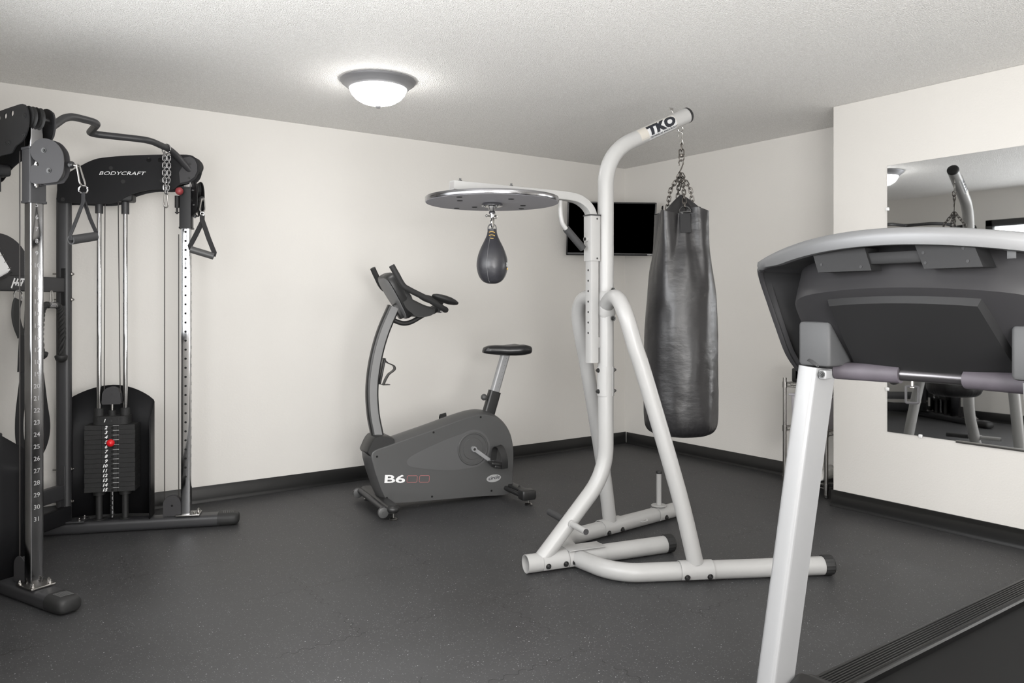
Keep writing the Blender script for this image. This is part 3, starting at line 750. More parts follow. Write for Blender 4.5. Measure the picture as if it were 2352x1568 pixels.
# ------------------------------------------------------------------ exercise bike
TK = fr((2.10, 4.30), -9)
bk = thing('exercise_bike', 'charcoal upright exercise bike standing near the left wall', 'exercise bike', TK)
side = [(.062, .050), (.30, .040), (.60, .030), (.826, .026), (.846, .12), (.852, .24), (.847, .33), (.822, .415), (.772, .478), (.700, .522), (.620, .536), (.50, .515), (.305, .462), (.143, .420), (.024, .388), (-.068, .357), (-.060, .28), (-.035, .20), (-.005, .12), (.025, .07)]
side = [(p.x, p.y) for p in spl([(a, b, 0) for a, b in side], 4, True)]
def offs(pts, d):
    n = len(pts); cen = (sum(p[0] for p in pts) / n, sum(p[1] for p in pts) / n); out = []
    for i, p in enumerate(pts):
        a, b = pts[i - 1], pts[(i + 1) % n]; nx, nz = (b[1] - a[1]), -(b[0] - a[0]); L_ = math.hypot(nx, nz) or 1
        nx, nz = nx / L_, nz / L_
        if nx * (p[0] - cen[0]) + nz * (p[1] - cen[1]) < 0: nx, nz = -nx, -nz
        k = 1.0 if nz > -.5 else .25
        if nx < -.5: k = 1.15
        out.append((p[0] + nx * d * k, p[1] + nz * d * k))
    return out
mb = MB(TK); rings = []
for y, d in ((-.090, 0), (-.088, .004), (-.070, .013), (-.04, .023), (0, .027), (.04, .023), (.070, .013), (.088, .004), (.090, 0)):
    rings.append([(p[0], y, p[1]) for p in offs(side, d)])
mb.loft(rings); body = part('housing', mb, 'plastic', bk, 24)
# teardrop inset, rings and hub (near side)
mb = MB(TK)
hx, hz = .571, .332
tear = [(hx + .118 * math.cos(R(a)), hz + .118 * math.sin(R(a))) for a in range(-95, 112, 9)]
tear += [(p.x, p.y) for p in spl([(.50, .430, 0), (.40, .405, 0), (.30, .372, 0), (.20, .335, 0), (.150, .308, 0), (.138, .286, 0), (.155, .262, 0), (.21, .245, 0), (.32, .224, 0), (.44, .210, 0), (.52, .212, 0)], 4)]
mb.prism(tear, lambda u, v, w: (u, w, v), -.0895, -.0915); part('teardrop_inset', mb, 'plastic_lt', body, 30)
for s in (-1, 1):
    mb = MB(TK); Y = s * .090
    mb.lathe([(.102, 0), (.104, .004), (.100, .008), (.094, .008), (.091, .004), (.068, .004), (.066, .007), (0, .007)], c=(hx, Y, hz), axis=(0, s, 0), n=56)
    part('hub_ring', mb, 'plastic', body, 30)
for x, z in ((-.045, .335), (.31, .452), (.625, .525), (.015, .085), (.30, .062), (.70, .055)):
    mb = MB(TK); mb.cyl((x, -.089, z), (x, -.0912, z), .0065, 14); part('screw', mb, 'hole', body)
# front collar
mb = MB(TK); loopA = [(-.098, .385), (-.055, .455), (.02, .455), (.055, .445), (.070, .42), (.055, .395), (0, .352), (-.07, .34), (-.10, .36)]
cl_ = [(p.x, p.y) for p in spl([(a, b, 0) for a, b in loopA], 4, True)]
mb.loft([[(u, y, v if abs(y) < .07 else v - .006) for u, v in offs(cl_, -.006 if abs(y) > .07 else 0)] for y in (-.084, -.07, .07, .084)]); part('stem_collar', mb, 'plastic_dk', bk, 30)
# lettering
def bside(u, v, x0=.0, z0=.0, ang=-5.5, y=-.0922):
    a = R(ang); return (x0 + u * math.cos(a) - v * math.sin(a), y, z0 + u * math.sin(a) + v * math.cos(a))
mb = MB(TK); put_text(mb, 'B6', .064, lambda u, v: bside(u, v, .062, .191), bold=.0014, sx=2.0); part('model_lettering', mb, 'lettering', body)
mb = MB(TK)
for x0, z0 in ((.172, .182), (.250, .175)):
    mb.tube([bside(u, v, x0, z0, y=-.0916) for u, v in rrect(.064, .040, .008, 4)], .0015, 6, closed=True)
part('red_outline_digits', mb, 'red_line', body)
mb = MB(TK); mb.prism(circ(.050, 32, .0235), lambda u, v, w: bside(u, v, .715, .133, 3, w), -.0895, -.0925); ov = part('oval_badge', mb, 'silver_box', body)
ov.data.materials[0] = M['badge']
mb = MB(TK); put_text(mb, 'circle', .030, lambda u, v: bside(u, v, .715, .136, 3, -.0930), bold=.0005, sx=1.2, shear=.25); part('badge_lettering', mb, 'ink', body)
# cranks and pedals
def crank(s, ex, ez, py0, py1):
    mb = MB(TK); Y = s * .106
    d = Vector((ex - hx, 0, ez - hz)); L_ = d.length; d.normalize()
    mb.sweep(rrect(.024, .012, .004, 2), [(hx - d.x * .012, Y, hz - d.z * .012), (ex + d.x * .012, Y + s * .012, ez + d.z * .012)], ref=(d.z, 0, -d.x))
    mb.cyl((hx, s * .094, hz), (hx, s * .118, hz), .017, 20); mb.mi = 1; mb.cyl((hx, s * .117, hz), (hx, s * .120, hz), .009, 6)
    ck = part('crank_arm', mb, ['white_gloss' if s < 0 else 'steel', 'dsteel'], bk)
    mb = MB(TK); mb.cyl((ex, s * .11, ez), (ex, s * .155, ez), .007, 10)
    rot = Matrix.Rotation(R(12), 3, 'Y')
    mb.box((ex + .012, s * .180, ez - .004), (.105, .070, .018), .006, rot); mb.box((ex + .012, s * .180, ez - .022), (.06, .06, .02), .006, rot)
    pd = part('pedal', mb, 'plastic_dk', bk)
    mb = MB(TK)
    ribbon(mb, spl([(ex + .045, s * .222, ez - .03), (ex + .040, s * .232, ez + .02), (ex + .030, s * .222, ez + .075), (ex + .022, s * .185, ez + .105), (ex + .012, s * .150, ez + .085), (ex + .005, s * .138, ez + .01)], 5), (1, 0, .2), .042, .003)
    part('pedal_strap', mb, 'rubber', bk)
crank(-1, .685, .247, 0, 0); crank(1, .457, .417, 0, 0)
# stem
sp0 = spl([(-.005, 0, .38), (-.022, 0, .47), (-.042, 0, .576), (-.050, 0, .707), (-.039, 0, .837), (-.012, 0, .967), (.026, 0, 1.084), (.085, 0, 1.215)], 6)
mb = MB(TK); mb.sweep(rrect(.050, .074, .012, 3), sp0, ref=(0, 1, 0)); stem = part('stem', mb, 'plastic_dk', bk)
for s in (-1, 1):
    mb = MB(TK); mb.sweep([(a, b) for a, b in rrect(.003, .046, .001, 1)], [(p.x + .002, s * .0260, p.z) for p in sp0[1:]], ref=(0, 1, 0)); part('stem_side_panel', mb, 'stem_side', stem)
# bottle cage on the stem
mb = MB(TK)
mb.box((.012, 0, .83), (.012, .04, .16), .004, Matrix.Rotation(R(12), 3, 'Y'))
mb.sweep(rrect(.045, .005, .002, 1), spl([(.022, 0, .905), (.045, 0, .88), (.083, 0, .862), (.092, 0, .842), (.078, 0, .826), (.055, 0, .81), (.035, 0, .78), (.022, 0, .75)], 5), ref=(0, 1, 0))
mb.box((.035, 0, .748), (.045, .05, .004), .001); part('bottle_cage', mb, 'plastic_dk', bk)
# console
con = Vector((.105, 0, 1.285)); rot = Matrix.Rotation(R(-31), 3, 'Y')
TC = TK @ Matrix.Translation(con) @ rot.to_4x4()
mb = MB(TC)
outl = [(p.x, p.y) for p in spl([(-.02, .150, 0), (.05, .150, 0), (.095, .135, 0), (.112, .09, 0), (.110, .02, 0), (.095, -.06, 0), (.075, -.125, 0), (.04, -.150, 0), (-.04, -.150, 0), (-.075, -.125, 0), (-.095, -.06, 0), (-.110, .02, 0), (-.112, .09, 0), (-.095, .135, 0), (-.05, .150, 0)], 3, True)]
mb.loft([[(w, u * k, v * k) for u, v in outl] for w, k in ((-.028, .93), (-.024, .98), (-.012, 1.0), (.012, 1.0), (.026, .97), (.03, .90))]); cn = part('console', mb, 'plastic_dk', bk, 30)
mb = MB(TC); mb.loft([[(w, u * k, v * k) for u, v in outl] for w, k in ((-.032, .88), (-.030, .91), (-.027, .91))]); part('console_back_panel', mb, 'console_grey', cn, 30)
mb = MB(TK)
pod = [(.065, 1.40), (.105, 1.37), (.14, 1.30), (.20, 1.245), (.29, 1.215), (.318, 1.20), (.318, 1.185), (.295, 1.165), (.24, 1.155), (.18, 1.165), (.12, 1.21), (.085, 1.30)]
pod = [(p.x, p.y) for p in spl([(a, b, 0) for a, b in pod], 3, True)]
mb.loft([[(u, y, v) for u, v in offs(pod, d)] for y, d in ((-.10, -.008), (-.09, 0), (.09, 0), (.10, -.008))]); part('console_tray', mb, 'plastic_dk', cn, 35)
# handlebars
for s in (-1, 1):
    hbp = spl([(.012, s * .19, 1.458), (.040, s * .20, 1.405), (.076, s * .205, 1.343), (.12, s * .205, 1.315), (.238, s * .19, 1.262), (.33, s * .165, 1.215), (.372, s * .13, 1.200), (.385, s * .09, 1.198)], 6)
    mb = MB(TK); mb.tube(hbp, .0175, 16); hbo = part('handlebar', mb, 'foam_dk', bk)
    mb = MB(TK); mb.cyl((.385, s * .095, 1.198), (.372, s * .03, 1.198), .016, 18); part('pulse_sensor', mb, 'chrome_soft', hbo)
    mb = MB(TK)
    rings = []
    for t_, r_ in ((-1, .05), (-.92, .42), (-.7, .72), (-.35, .95), (0, 1), (.35, .95), (.7, .72), (.92, .42), (1, .05)):
        cx, cz = .372 + t_ * .085, 1.262 - t_ * .026
        rings.append([(cx + .3 * .022 * r_ * math.sin(a), s * .125 + .052 * r_ * math.cos(a), cz + .023 * r_ * math.sin(a)) for a in [2 * PI * i / 16 for i in range(16)]])
    mb.loft(rings); part('elbow_pad', mb, 'rubber', hbo, 60)
mb = MB(TK); mb.tube(spl([(.070, 0, 1.145), (.105, 0, 1.128), (.15, 0, 1.116), (.20, 0, 1.125), (.27, 0, 1.162), (.335, 0, 1.195)], 6), .0145, 16); part('handlebar_support', mb, 'plastic_dk', bk)
mb = MB(TK); mb.box((.345, 0, 1.200), (.055, .055, .048), .014, Matrix.Rotation(R(-30), 3, 'Y')); mb.cyl((.372, -.05, 1.198), (.372, .05, 1.198), .019, 16); part('handlebar_clamp', mb, 'plastic_dk', bk)
mb = MB(TK); mb.box((.13, 0, 1.20), (.07, .05, .10), .01, rot); part('console_mount', mb, 'plastic_dk', bk)
# seat post and saddle
d0, d1 = Vector((.706, 0, .49)), Vector((.765, 0, .672))
mb = MB(TK); mb.sweep(rrect(.052, .078, .014, 3), [d0, d1], ref=(0, 1, 0)); ps = part('seat_post_sleeve', mb, 'plastic_dk', bk)
mb = MB(TK); u_ = (d1 - d0).normalized(); m0 = d0 + u_ * .135; pv = Vector((-u_.z, 0, u_.x))
mb.cyl(m0 + pv * .03, m0 + pv * .052, .009, 12); mb.sph(m0 + pv * .062, .021, 16); part('adjusting_knob', mb, 'plastic', ps)
mb = MB(TK); e0, e1 = d1 - u_ * .03, Vector((.838, 0, .915)); e1 = d1 + u_ * .262
mb.sweep(rrect(.042, .060, .016, 4), [e0, e1], ref=(0, 1, 0)); mb.mi = 1
for k in range(9):
    pz = d1 + u_ * (.03 + k * .024); mb.box((pz.x + .006, -.0213, pz.z), (.004, .0008, .0025))
part('seat_post', mb, ['white_gloss', 'dsteel'], bk)
mb = MB(TK); rings = []
for x, w, zt, zb in ((.688, .014, .935, .922), (.700, .032, .957, .918), (.73, .042, .968, .912), (.78, .052, .970, .906), (.84, .078, .968, .900), (.90, .108, .976, .898), (.95, .122, .980, .900), (.985, .112, .972, .905), (1.0, .07, .955, .915)):
    ring_ = []
    for i in range(24):
        a = 2 * PI * i / 24; c_, s_ = math.cos(a), math.sin(a)
        z_ = (zt + zb) / 2 + (zt - zb) / 2 * (abs(s_) ** .7) * (1 if s_ > 0 else -1)
        if x > .85 and s_ > 0: z_ -= .012 * (1 - abs(c_)) ** 1.5
        ring_.append((x - .006, w * (abs(c_) ** .8) * (1 if c_ > 0 else -1), z_))
    rings.append(ring_)
mb.loft(rings); part('saddle', mb, 'seat', bk, 60)
# stabilisers, wheels and levelling feet
mb = MB(TK)
mb.sweep(rrect(.075, .048, .02, 4), [(-.005, -.27, .062), (-.005, .27, .062)], ref=(1, 0, 0)); mb.sph((-.005, -.27, .062), .024, 16, (1.55, 1.3, 1.0)); mb.sph((-.005, .27, .062), .024, 16, (1.55, 1.3, 1.0))
fs = part('front_stabiliser', mb, 'plastic_dk', bk, 45)
mb = MB(TK); mb.cyl((-.052, -.245, .062), (-.052, .245, .062), .017, 14); part('wheel_axle_tube', mb, 'dgrey', fs)
for s in (-1, 1):
    mb = MB(TK); mb.lathe([(0, -.012), (.022, -.012), (.030, -.009), (.030, .009), (.022, .012), (0, .012)], c=(-.062, s * .262, .048), axis=(0, 1, 0), n=26); mb.bolt((-.062, s * .274, .048), (0, s, 0), .008, .006); part('transport_wheel', mb, 'plastic', fs)
    mb = MB(TK); mb.cyl((0, s * .262, .008), (0, s * .262, .045), .005, 10); mb.lathe([(0, 0), (.022, 0), (.024, .005), (.018, .011), (.006, .014), (0, .014)], c=(0, s * .262, .001), n=22); part('levelling_foot', mb, 'steel', fs)
mb = MB(TK)
mb.box((.845, 0, .066), (.06, .62, .038), .008); mb.box((.80, -.02, .060), (.12, .10, .04), .008); mb.cyl((.80, -.30, .062), (.80, .30, .062), .014, 14)
rs = part('rear_stabiliser', mb, 'plastic_dk', bk)
for s in (-1, 1):
    mb = MB(TK); mb.box((.835, s * .315, .066), (.095, .075, .062), .012); part('end_cover', mb, 'plastic_dk', rs)
    mb = MB(TK); mb.cyl((.845, s * .315, .006), (.845, s * .315, .05), .005, 10); mb.lathe([(0, 0), (.022, 0), (.024, .005), (.018, .011), (.006, .014), (0, .014)], c=(.845, s * .315, .001), n=22); part('levelling_foot', mb, 'steel', rs)
mb = MB(TK); mb.bolt((.845, -.19, .085), (0, 0, 1), .009, .008); part('bolt', mb, 'dsteel', rs)

# ------------------------------------------------------------------ cable machine in the corner
TG = fr((.268, 4.602), -45)
gm = thing('cable_machine', 'black two-column cable crossover machine with weight stacks in the left corner', 'cable machine', TG)
Wf = fr((.495, 4.83), -23) @ Matrix.Diagonal((1, -1, 1, 1))
Wn = fr((.04, 4.375), -67)
plate_out = [(p.x, p.y) for p in spl([(-.016, 1.775, 0), (-.018, 1.84, 0), (-.012, 1.89, 0), (.04, 1.935, 0), (.104, 1.977, 0), (.15, 2.003, 0), (.20, 2.019, 0), (.317, 2.035, 0), (.456, 2.046, 0), (.58, 2.052, 0), (.645, 2.052, 0), (.675, 2.035, 0), (.690, 2.00, 0), (.688, 1.96, 0), (.672, 1.925, 0), (.640, 1.900, 0), (.589, 1.886, 0), (.553, 1.860, 0), (.47, 1.858, 0), (.399, 1.845, 0), (.33, 1.818, 0), (.269, 1.780, 0), (.20, 1.772, 0), (.126, 1.772, 0), (.05, 1.773, 0)], 3, True)]
for W, near in ((Wf, False), (Wn, True)):
    mb = MB(W); mb.sweep(rrect(.100, .064, .022, 5), [(-.12, 0, .033), (.795, 0, .033)], ref=(0, 1, 0)); bt = part('base_tube', mb, 'dgrey', gm)
    mb = MB(W); mb.loft([[(x, p[0] * k, .035 + p[1] * k) for p in rrect(.106, .070, .030, 6)] for x, k in ((.785, 1), (.845, 1), (.872, .95), (.888, .82), (.895, .60))])
    fc = part('rubber_foot_cap', mb, 'rubber', bt, 50)
    mb = MB(W)
    for k in range(6): mb.tube([(.812 + k * .010 - .004, -.026, .0695), (.812 + k * .010, 0, .0707), (.812 + k * .010 + .004, .026, .0695)], .0016, 5)
    part('grip_ridges', mb, 'plastic', fc)
    # chrome front post
    mb = MB(W); mb.sweep(rrect(.050, .055, .006, 3), [(.617, 0, .070), (.617, 0, 1.97)], ref=(1, 0, 0)); fp = part('front_post', mb, 'chrome' if not near else 'chrome_dimmed', gm)
    mb = MB(W)
    for k in range(28):
        z = .282 + k * .05; mb.cyl((.617, .0270, z), (.617, .0279, z), .0062, 12)
    part('height_holes', mb, 'hole', fp)
    mb = MB(W)
    for k in range(5, 32):
        z = 1.642 - (k - 5) * .05
        if near: put_text(mb, str(k), .026, lambda u, v, z=z: (.6424, u - .002, z + v), bold=.0002)
        else: put_text(mb, str(k), .026, lambda u, v, z=z: (.6424, -u, z + v), bold=.0002)
    part('height_numbers', mb, 'lettering_dim', fp)
    mb = MB(W); mb.box((.63, 0, .071), (.125, .098, .008), .002); pf = part('post_foot_plate', mb, 'steel', fp)
    for bx, by in ((.675, .034), (.675, -.034), (.655, .040), (.585, -.04)):
        mb = MB(W); mb.bolt((bx, by, .075), (0, 0, 1), .009, .012); part('nut', mb, 'steel', pf)
    # rear post
    mb = MB(W); mb.sweep(rrect(.052, .074, .024, 5), [(0, 0, .068), (0, 0, 1.80)], ref=(0, 1, 0)); rp = part('rear_post', mb, 'dgrey', gm)
    mb = MB(W); mb.box((.01, .01, .070), (.21, .10, .007), .002); bp_ = part('post_foot_plate', mb, 'dgrey', rp)
    for bx, by in ((-.07, .03), (-.06, -.02), (.085, .035), (.095, -.02)):
        mb = MB(W); mb.bolt((bx, by, .073), (0, 0, 1), .009, .011); part('nut', mb, 'steel', bp_)
    for z in (1.395, 1.258, .345, .172):
        mb = MB(W); mb.cyl((-.055, .0, z), (.047, .0, z), .005, 8); mb.bolt((.036, 0, z), (1, 0, 0), .009, .010); part('through_bolt', mb, 'steel', rp)
    # guide rods
    for x in (.173, .304):
        mb = MB(W); mb.cyl((x, 0, .07), (x, 0, 1.80), .0125, 18); gr = part('guide_rod', mb, 'chrome', gm)
        mb = MB(W); mb.cyl((x, 0, 1.725), (x, 0, 1.80), .020, 18); part('rod_collar', mb, 'dgrey', gr)
        mb = MB(W); mb.cyl((x, 0, .066), (x, 0, .20), .017, 18); mb.lathe([(0, .066), (.032, .066), (.032, .070), (0, .071)], c=(x, 0, 0)); mb.lathe([(0, .198), (.030, .200), (.032, .222), (0, .2235)], c=(x, 0, 0)); part('stack_riser', mb, 'rubber', gr)
    mb = MB(W); mb.cyl((.238, 0, .075), (.238, 0, .225), .0115, 14); mb.mi = 1
    for k in range(6): mb.cyl((.238, .0110, .09 + k * .0256), (.238, .0125, .09 + k * .0256), .0058, 10)
    part('selector_stem', mb, ['chrome_soft', 'hole'], gm)
    # weight plates
    for k in range(14):
        z = .583 - .0128 - k * .0256; mb = MB(W)
        w2 = .125 + (.0008 if k % 3 else -.0006)
        pr = [(-w2, -.06), (-w2, .055), (-.040, .055), (-.038, .060), (.038, .060), (.040, .055), (w2, .055), (w2, -.06)]
        mb.prism(pr, lambda u, v, w: (.240 + u, v, w), z - .0124, z + .0120); wp = part('weight_plate', mb, 'iron', gm, 30)
        mb = MB(W); fl_ = -1 if not near else 1
        # numerals face inward; in the mirrored far frame u runs along +x as seen
        if not near: put_text(mb, str(k + 2), .0235, lambda u, v, z=z: (.228 + u, .0606, z + v - .0005), bold=.0009, shear=.3, align='RIGHT', sx=1.05)
        else: put_text(mb, str(k + 2), .0235, lambda u, v, z=z: (.228 - u, .0606, z + v - .0005), bold=.0009, shear=.3, align='LEFT', sx=1.05)
        part('plate_number', mb, 'lettering', wp)
        mb = MB(W); mb.box((.272, .0604, z + .0105), (.030, .0008, .0014)); mb.mi = 1; mb.cyl((.254, .0600, z - .002), (.254, .0608, z - .002), .0068, 12); part('plate_tick', mb, ['lettering', 'hole'], wp)
    mb = MB(W); mb.loft([[(.240 + p[0], p[1], z) for p in rrect(.184, .10, .035, 5)] for z in (.5835, .628)])
    for x in (.173, .304): mb.lathe([(0, .626), (.025, .628), (.024, .664), (.021, .668), (0, .668)], c=(x, 0, 0))
    mb.lathe([(0, .626), (.020, .628), (.019, .655), (0, .657)], c=(.238, 0, 0)); mb.mi = 1; mb.bolt((.245, .049, .604), (0, 1, 0), .006, .004)
    hd = part('top_weight_plate', mb, ['iron', 'dsteel'], gm)
    mb = MB(W); put_text(mb, '1', .0235, (lambda u, v: (.212 + u, .0508, .606 + v)) if not near else (lambda u, v: (.212 - u, .0508, .606 + v)), bold=.0009, shear=.3); part('plate_number', mb, 'lettering', hd)
    mb = MB(W); mb.cyl((.238, 0, .65), (.238, 0, .70), .0075, 12); mb.mi = 1
    out = [(-.045, .69), (.045, .69), (.048, .70)] + [(.046 * math.cos(R(a)), .738 + .046 * math.sin(R(a))) for a in range(0, 181, 12)] + [(-.048, .70)]
    for y0 in (-.020, .016): mb.prism(out, lambda u, v, w: (.238 + u, w, v), y0, y0 + .004)
    mb.cyl((.238, -.012, .742), (.238, .012, .742), .040, 28); mb.bolt((.238, .020, .742), (0, 1, 0), .006, .004)
    part('stack_pulley', mb, ['steel', 'grey'], gm)
    # shroud behind the stack (outer side)
    mb = MB(W); n = 18; rows = []
    top = lambda q: .712 + .072 * math.sin(PI * min(max((q) / 1.0, 0), 1)) ** .8 if q < .5 else .700 + .084 * math.sin(PI * q) ** .8
    for i in range(n + 1):
        q = i / n; x = .0 + .432 * q; yy = -.072 - .035 * math.sin(PI * q)
        rows.append([(x, yy, .066), (x, yy, .3), (x, yy, .5), (x, yy, top(q))])
    for q in (-.06, -.03, .0, .03, .055): rows.append([(.438, q, .066), (.438, q, .3), (.438, q, .5), (.438, q, .690 - (q + .06) * .75)])
    mb.grid(rows)
    sh = part('stack_shroud', mb, 'shroud', gm, 50, fix=False)
    md = sh.modifiers.new('thickness', 'SOLIDIFY'); md.thickness = .004; md.offset = 0
    # cables
    mb = MB(W)
    mb.tube([(.504, 0, .12), (.504, 0, 1.88)], .0026, 8); mb.tube([(.577, .0, .12), (.577, .0, 1.62)], .0026, 8)
    mb.tube([(.202, 0, 1.80), (.198, 0, .75)], .0026, 8); mb.tube([(.268, 0, 1.80), (.278, 0, .75)], .0026, 8); part('cable', mb, 'cable', gm)
    # bottom pulley bracket
    mb = MB(W); out = [(.500, .066), (.592, .066), (.592, .130)] + [(.546 + .046 * math.cos(R(a)), .132 + .046 * math.sin(R(a))) for a in range(0, 181, 12)]
    for y0 in (-.022, .018): mb.prism(out, lambda u, v, w: (u, w, v), y0, y0 + .004)
    mb.cyl((.546, -.013, .132), (.546, .013, .132), .040, 28); mb.mi = 1; mb.cyl((.546, .0222, .124), (.546, .0235, .124), .006, 12); part('bottom_pulley', mb, ['grey', 'hole'], gm)
    # top side plates with pulleys between them
    holes = [(.385, 2.012, .0125), (.438, 2.016, .0125), (.492, 2.020, .0125), (.546, 2.024, .0125)] if near else [(.434, 2.016, .0125), (.492, 2.018, .0125)]
    for i0, lab in ((.046, 'inner'), (-.051, 'outer')):
        xo_ = -.018 if near else 0
        mb = MB(W); holed_plate(mb, [(p[0] + xo_ * max(0, p[0]) / .69, p[1]) for p in plate_out], holes, lambda u, v, w: (u, w, v), i0, i0 + .005)
        tp = part('top_side_plate', mb, 'shroud' if (lab == 'inner') else 'black', gm, 30)
        s_ = 1 if lab == 'inner' else -1; yy = i0 + (.005 if s_ > 0 else 0)
        for bx, bz in ((.645, 2.003), (.640, 1.925), (.010, 1.79), (.245, 1.965), (.305, 1.895), (.50, 1.905), (.52, 1.905)):
            mb = MB(W); mb.bolt((bx, yy, bz), (0, s_, 0), .0085, .006); part('bolt', mb, 'rubber', tp)
        if lab == 'inner' and not near:
            mb = MB(W); put_text(mb, 'BODYCRAFT', .0275, lambda u, v: (.298 + u, yy + .0006, 1.938 + v + u * .03), bold=.0, sx=1.44, shear=.28); part('brand_lettering', mb, 'lettering', tp)
        if lab == 'inner' and near:
            mb = MB(W); put_text(mb, 'BODYCRAFT', .034, lambda u, v: (.300 - u, yy + .0006, 1.938 + v), bold=.0001, sx=1.30, shear=.28); part('brand_lettering', mb, 'lettering', tp)
    for y0 in (-.028, .002):
        mb = MB(W); mb.lathe([(.0, -.008), (.038, -.008), (.046, -.008), (.039, -.002), (.039, .002), (.046, .008), (.038, .008), (.0, .008)], c=(.640 if near else .655, y0, 2.0), axis=(0, 1, 0), n=36); part('top_pulley', mb, 'rubber', gm)
    mb = MB(W); mb.cyl((.640 if near else .655, -.046, 2.0), (.640 if near else .655, .046, 2.0), .010, 14); part('pulley_axle', mb, 'dsteel', gm)
    mb = MB(W); mb.lathe([(.0, -.012), (.045, -.012), (.045, .012), (.0, .012)], c=(.24, 0, 1.90), axis=(0, 1, 0), n=30); part('top_pulley', mb, 'grey', gm)
    mb = MB(W); mb.box((.17, 0, 1.815), (.36, .088, .05), .01); part('top_crossmember', mb, 'black', gm)
    # light grey bar bracket on the inner plate's nose
    brk = [(.592, 2.030), (.612, 1.995), (.588, 1.955), (.594, 1.896), (.640, 1.908), (.668, 1.932), (.682, 1.965), (.682, 2.0), (.668, 2.030), (.645, 2.044)]
    mb = MB(W); mb.prism(brk, lambda u, v, w: (u, w, v), .0515, .0555); part('bar_bracket', mb, 'grey', gm, 30)
    # sliding carriage
    mb = MB(W); mb.sweep(rrect(.064, .068, .006, 3), [(.617, 0, 1.653), (.617, 0, 1.876)], ref=(1, 0, 0))
    mb.sweep(rrect(.070, .074, .007, 3), [(.617, 0, 1.871), (.617, 0, 1.880)], ref=(1, 0, 0)); mb.sweep(rrect(.070, .074, .007, 3), [(.617, 0, 1.650), (.617, 0, 1.659)], ref=(1, 0, 0))
    cr = part('sliding_carriage', mb, 'dgrey' if near else 'black', gm)
    mb = MB(W); mb.cyl((.592, .032, 1.845), (.592, .052, 1.845), .008, 12); mb.mi = 1; mb.sph((.592, .066, 1.850), .0215, 20); part('pull_pin_knob', mb, ['dsteel', 'red_dull'], cr)
    mb = MB(W); mb.cyl((.572, .02, 1.765), (.572, .02, 1.83), .0125, 14); mb.cyl((.572, .02, 1.73), (.572, .02, 1.765), .006, 10); mb.cyl((.572, .02, 1.735), (.572, .02, 1.741), .011, 12); part('cable_stop', mb, 'rubber', cr)
    # swivelling pulley housing
    hw = W @ (Vector((.665, -.022, 0)) if near else Vector((.660, 0, 0))); ang = -42 if near else -91
    TP = fr((hw.x, hw.y), ang)
    cout = [(0, 1.727), (.10, 1.727), (.122, 1.738), (.138, 1.765), (.143, 1.80), (.138, 1.845), (.120, 1.875), (.095, 1.896), (.055, 1.907), (.02, 1.897), (.0, 1.872), (-.004, 1.85), (.008, 1.825), (.030, 1.808), (.030, 1.795), (.0, 1.795)]
    cout = [(p.x, p.y) for p in spl([(a, b, 0) for a, b in cout], 4, True)]
    mb = MB(TP)
    for y0 in (-.020, .016): mb.prism(cout, lambda u, v, w: (u, w, v), y0, y0 + .004)
    ph = part('pulley_housing', mb, 'grey' if near else 'black', cr, 30)
    mb = MB(TP)
    for (u, v) in ((.055, 1.858), (.078, 1.775)):
        mb.lathe([(0, -.013), (.042, -.013), (.047, -.012), (.039, -.003), (.039, .003), (.047, .012), (.042, .013), (0, .013)], c=(u, 0, v), axis=(0, 1, 0), n=36)
    part('pulley_wheel', mb, 'rubber', ph)
    for (u, v) in ((.055, 1.858), (.078, 1.775)):
        for s_ in (-1, 1):
            mb = MB(TP); mb.bolt((u, s_ * .020, v), (0, s_, 0), .0085, .007); part('bolt', mb, 'dsteel', ph)
    mb = MB(TP); mb.cyl((.008, 0, 1.715), (.008, 0, 1.815), .007, 12); mb.bolt((.008, 0, 1.727), (0, 0, -1), .010, .012); mb.bolt((.008, 0, 1.80), (0, 0, 1), .010, .010); part('hinge_bolt', mb, 'steel' if near else 'dsteel', ph)
    mb = MB(W)
    for z in (1.800, 1.722): mb.box((.660, 0, z), (.045, .022, .006), .002)
    part('hinge_tab', mb, 'dgrey' if near else 'black', cr)
    # ball stop at the cable end
    mb = MB(TP); mb.sph((.160, 0, 1.800), .0155, 18); part('ball_stop', mb, 'seat', cr)
    mb = MB(TP); mb.cyl((.172, 0, 1.799), (.186, 0, 1.795), .006, 10); part('cable_end', mb, 'steel', cr)
    # hanging stirrup handle: its own thing
    hx0 = TP @ Vector((.190, 0, 0)); ha = 35 if near else -20
    TA = fr((hx0.x, hx0.y), ha, 1.50)
    hd = thing('pull_stirrup', 'black strap and hand grip hanging from the nearer chrome post of the cable machine' if near else 'black strap and hand grip hanging from the farther cable column near the wall', 'cable grip', TA)
    TA2 = TA @ Matrix.Translation((0, 0, .295))
    xo = .026 if near else -.004; cl_len, rz_, az_, sz_, gz = (.085, -.093, -.104, -.143, -.292) if near else (.070, -.078, -.086, -.122, -.287)
    mb = MB(TA2); carabiner(mb, (0, 0, .004), (xo / cl_len, 0, -1), (1, 0, 0), cl_len, .013, .0036); part('carabiner', mb, 'steel', hd)
    mb = MB(TA2); ring(mb, (xo, 0, rz_), (.5, .85, .2) if near else (0, 1, .2), .0165 if near else .009, .003); part('d_ring', mb, 'chrome', hd)
    hw2 = .058; ang2 = (R(12) if near else R(-17))
    gl = Vector((xo - hw2 * math.cos(ang2), 0, gz - hw2 * math.sin(ang2))); gr_ = Vector((xo + hw2 * math.cos(ang2), 0, gz + hw2 * math.sin(ang2)))
    mb = MB(TA2); apex = Vector((xo, 0, az_)); ap2 = Vector((xo, 0, sz_))
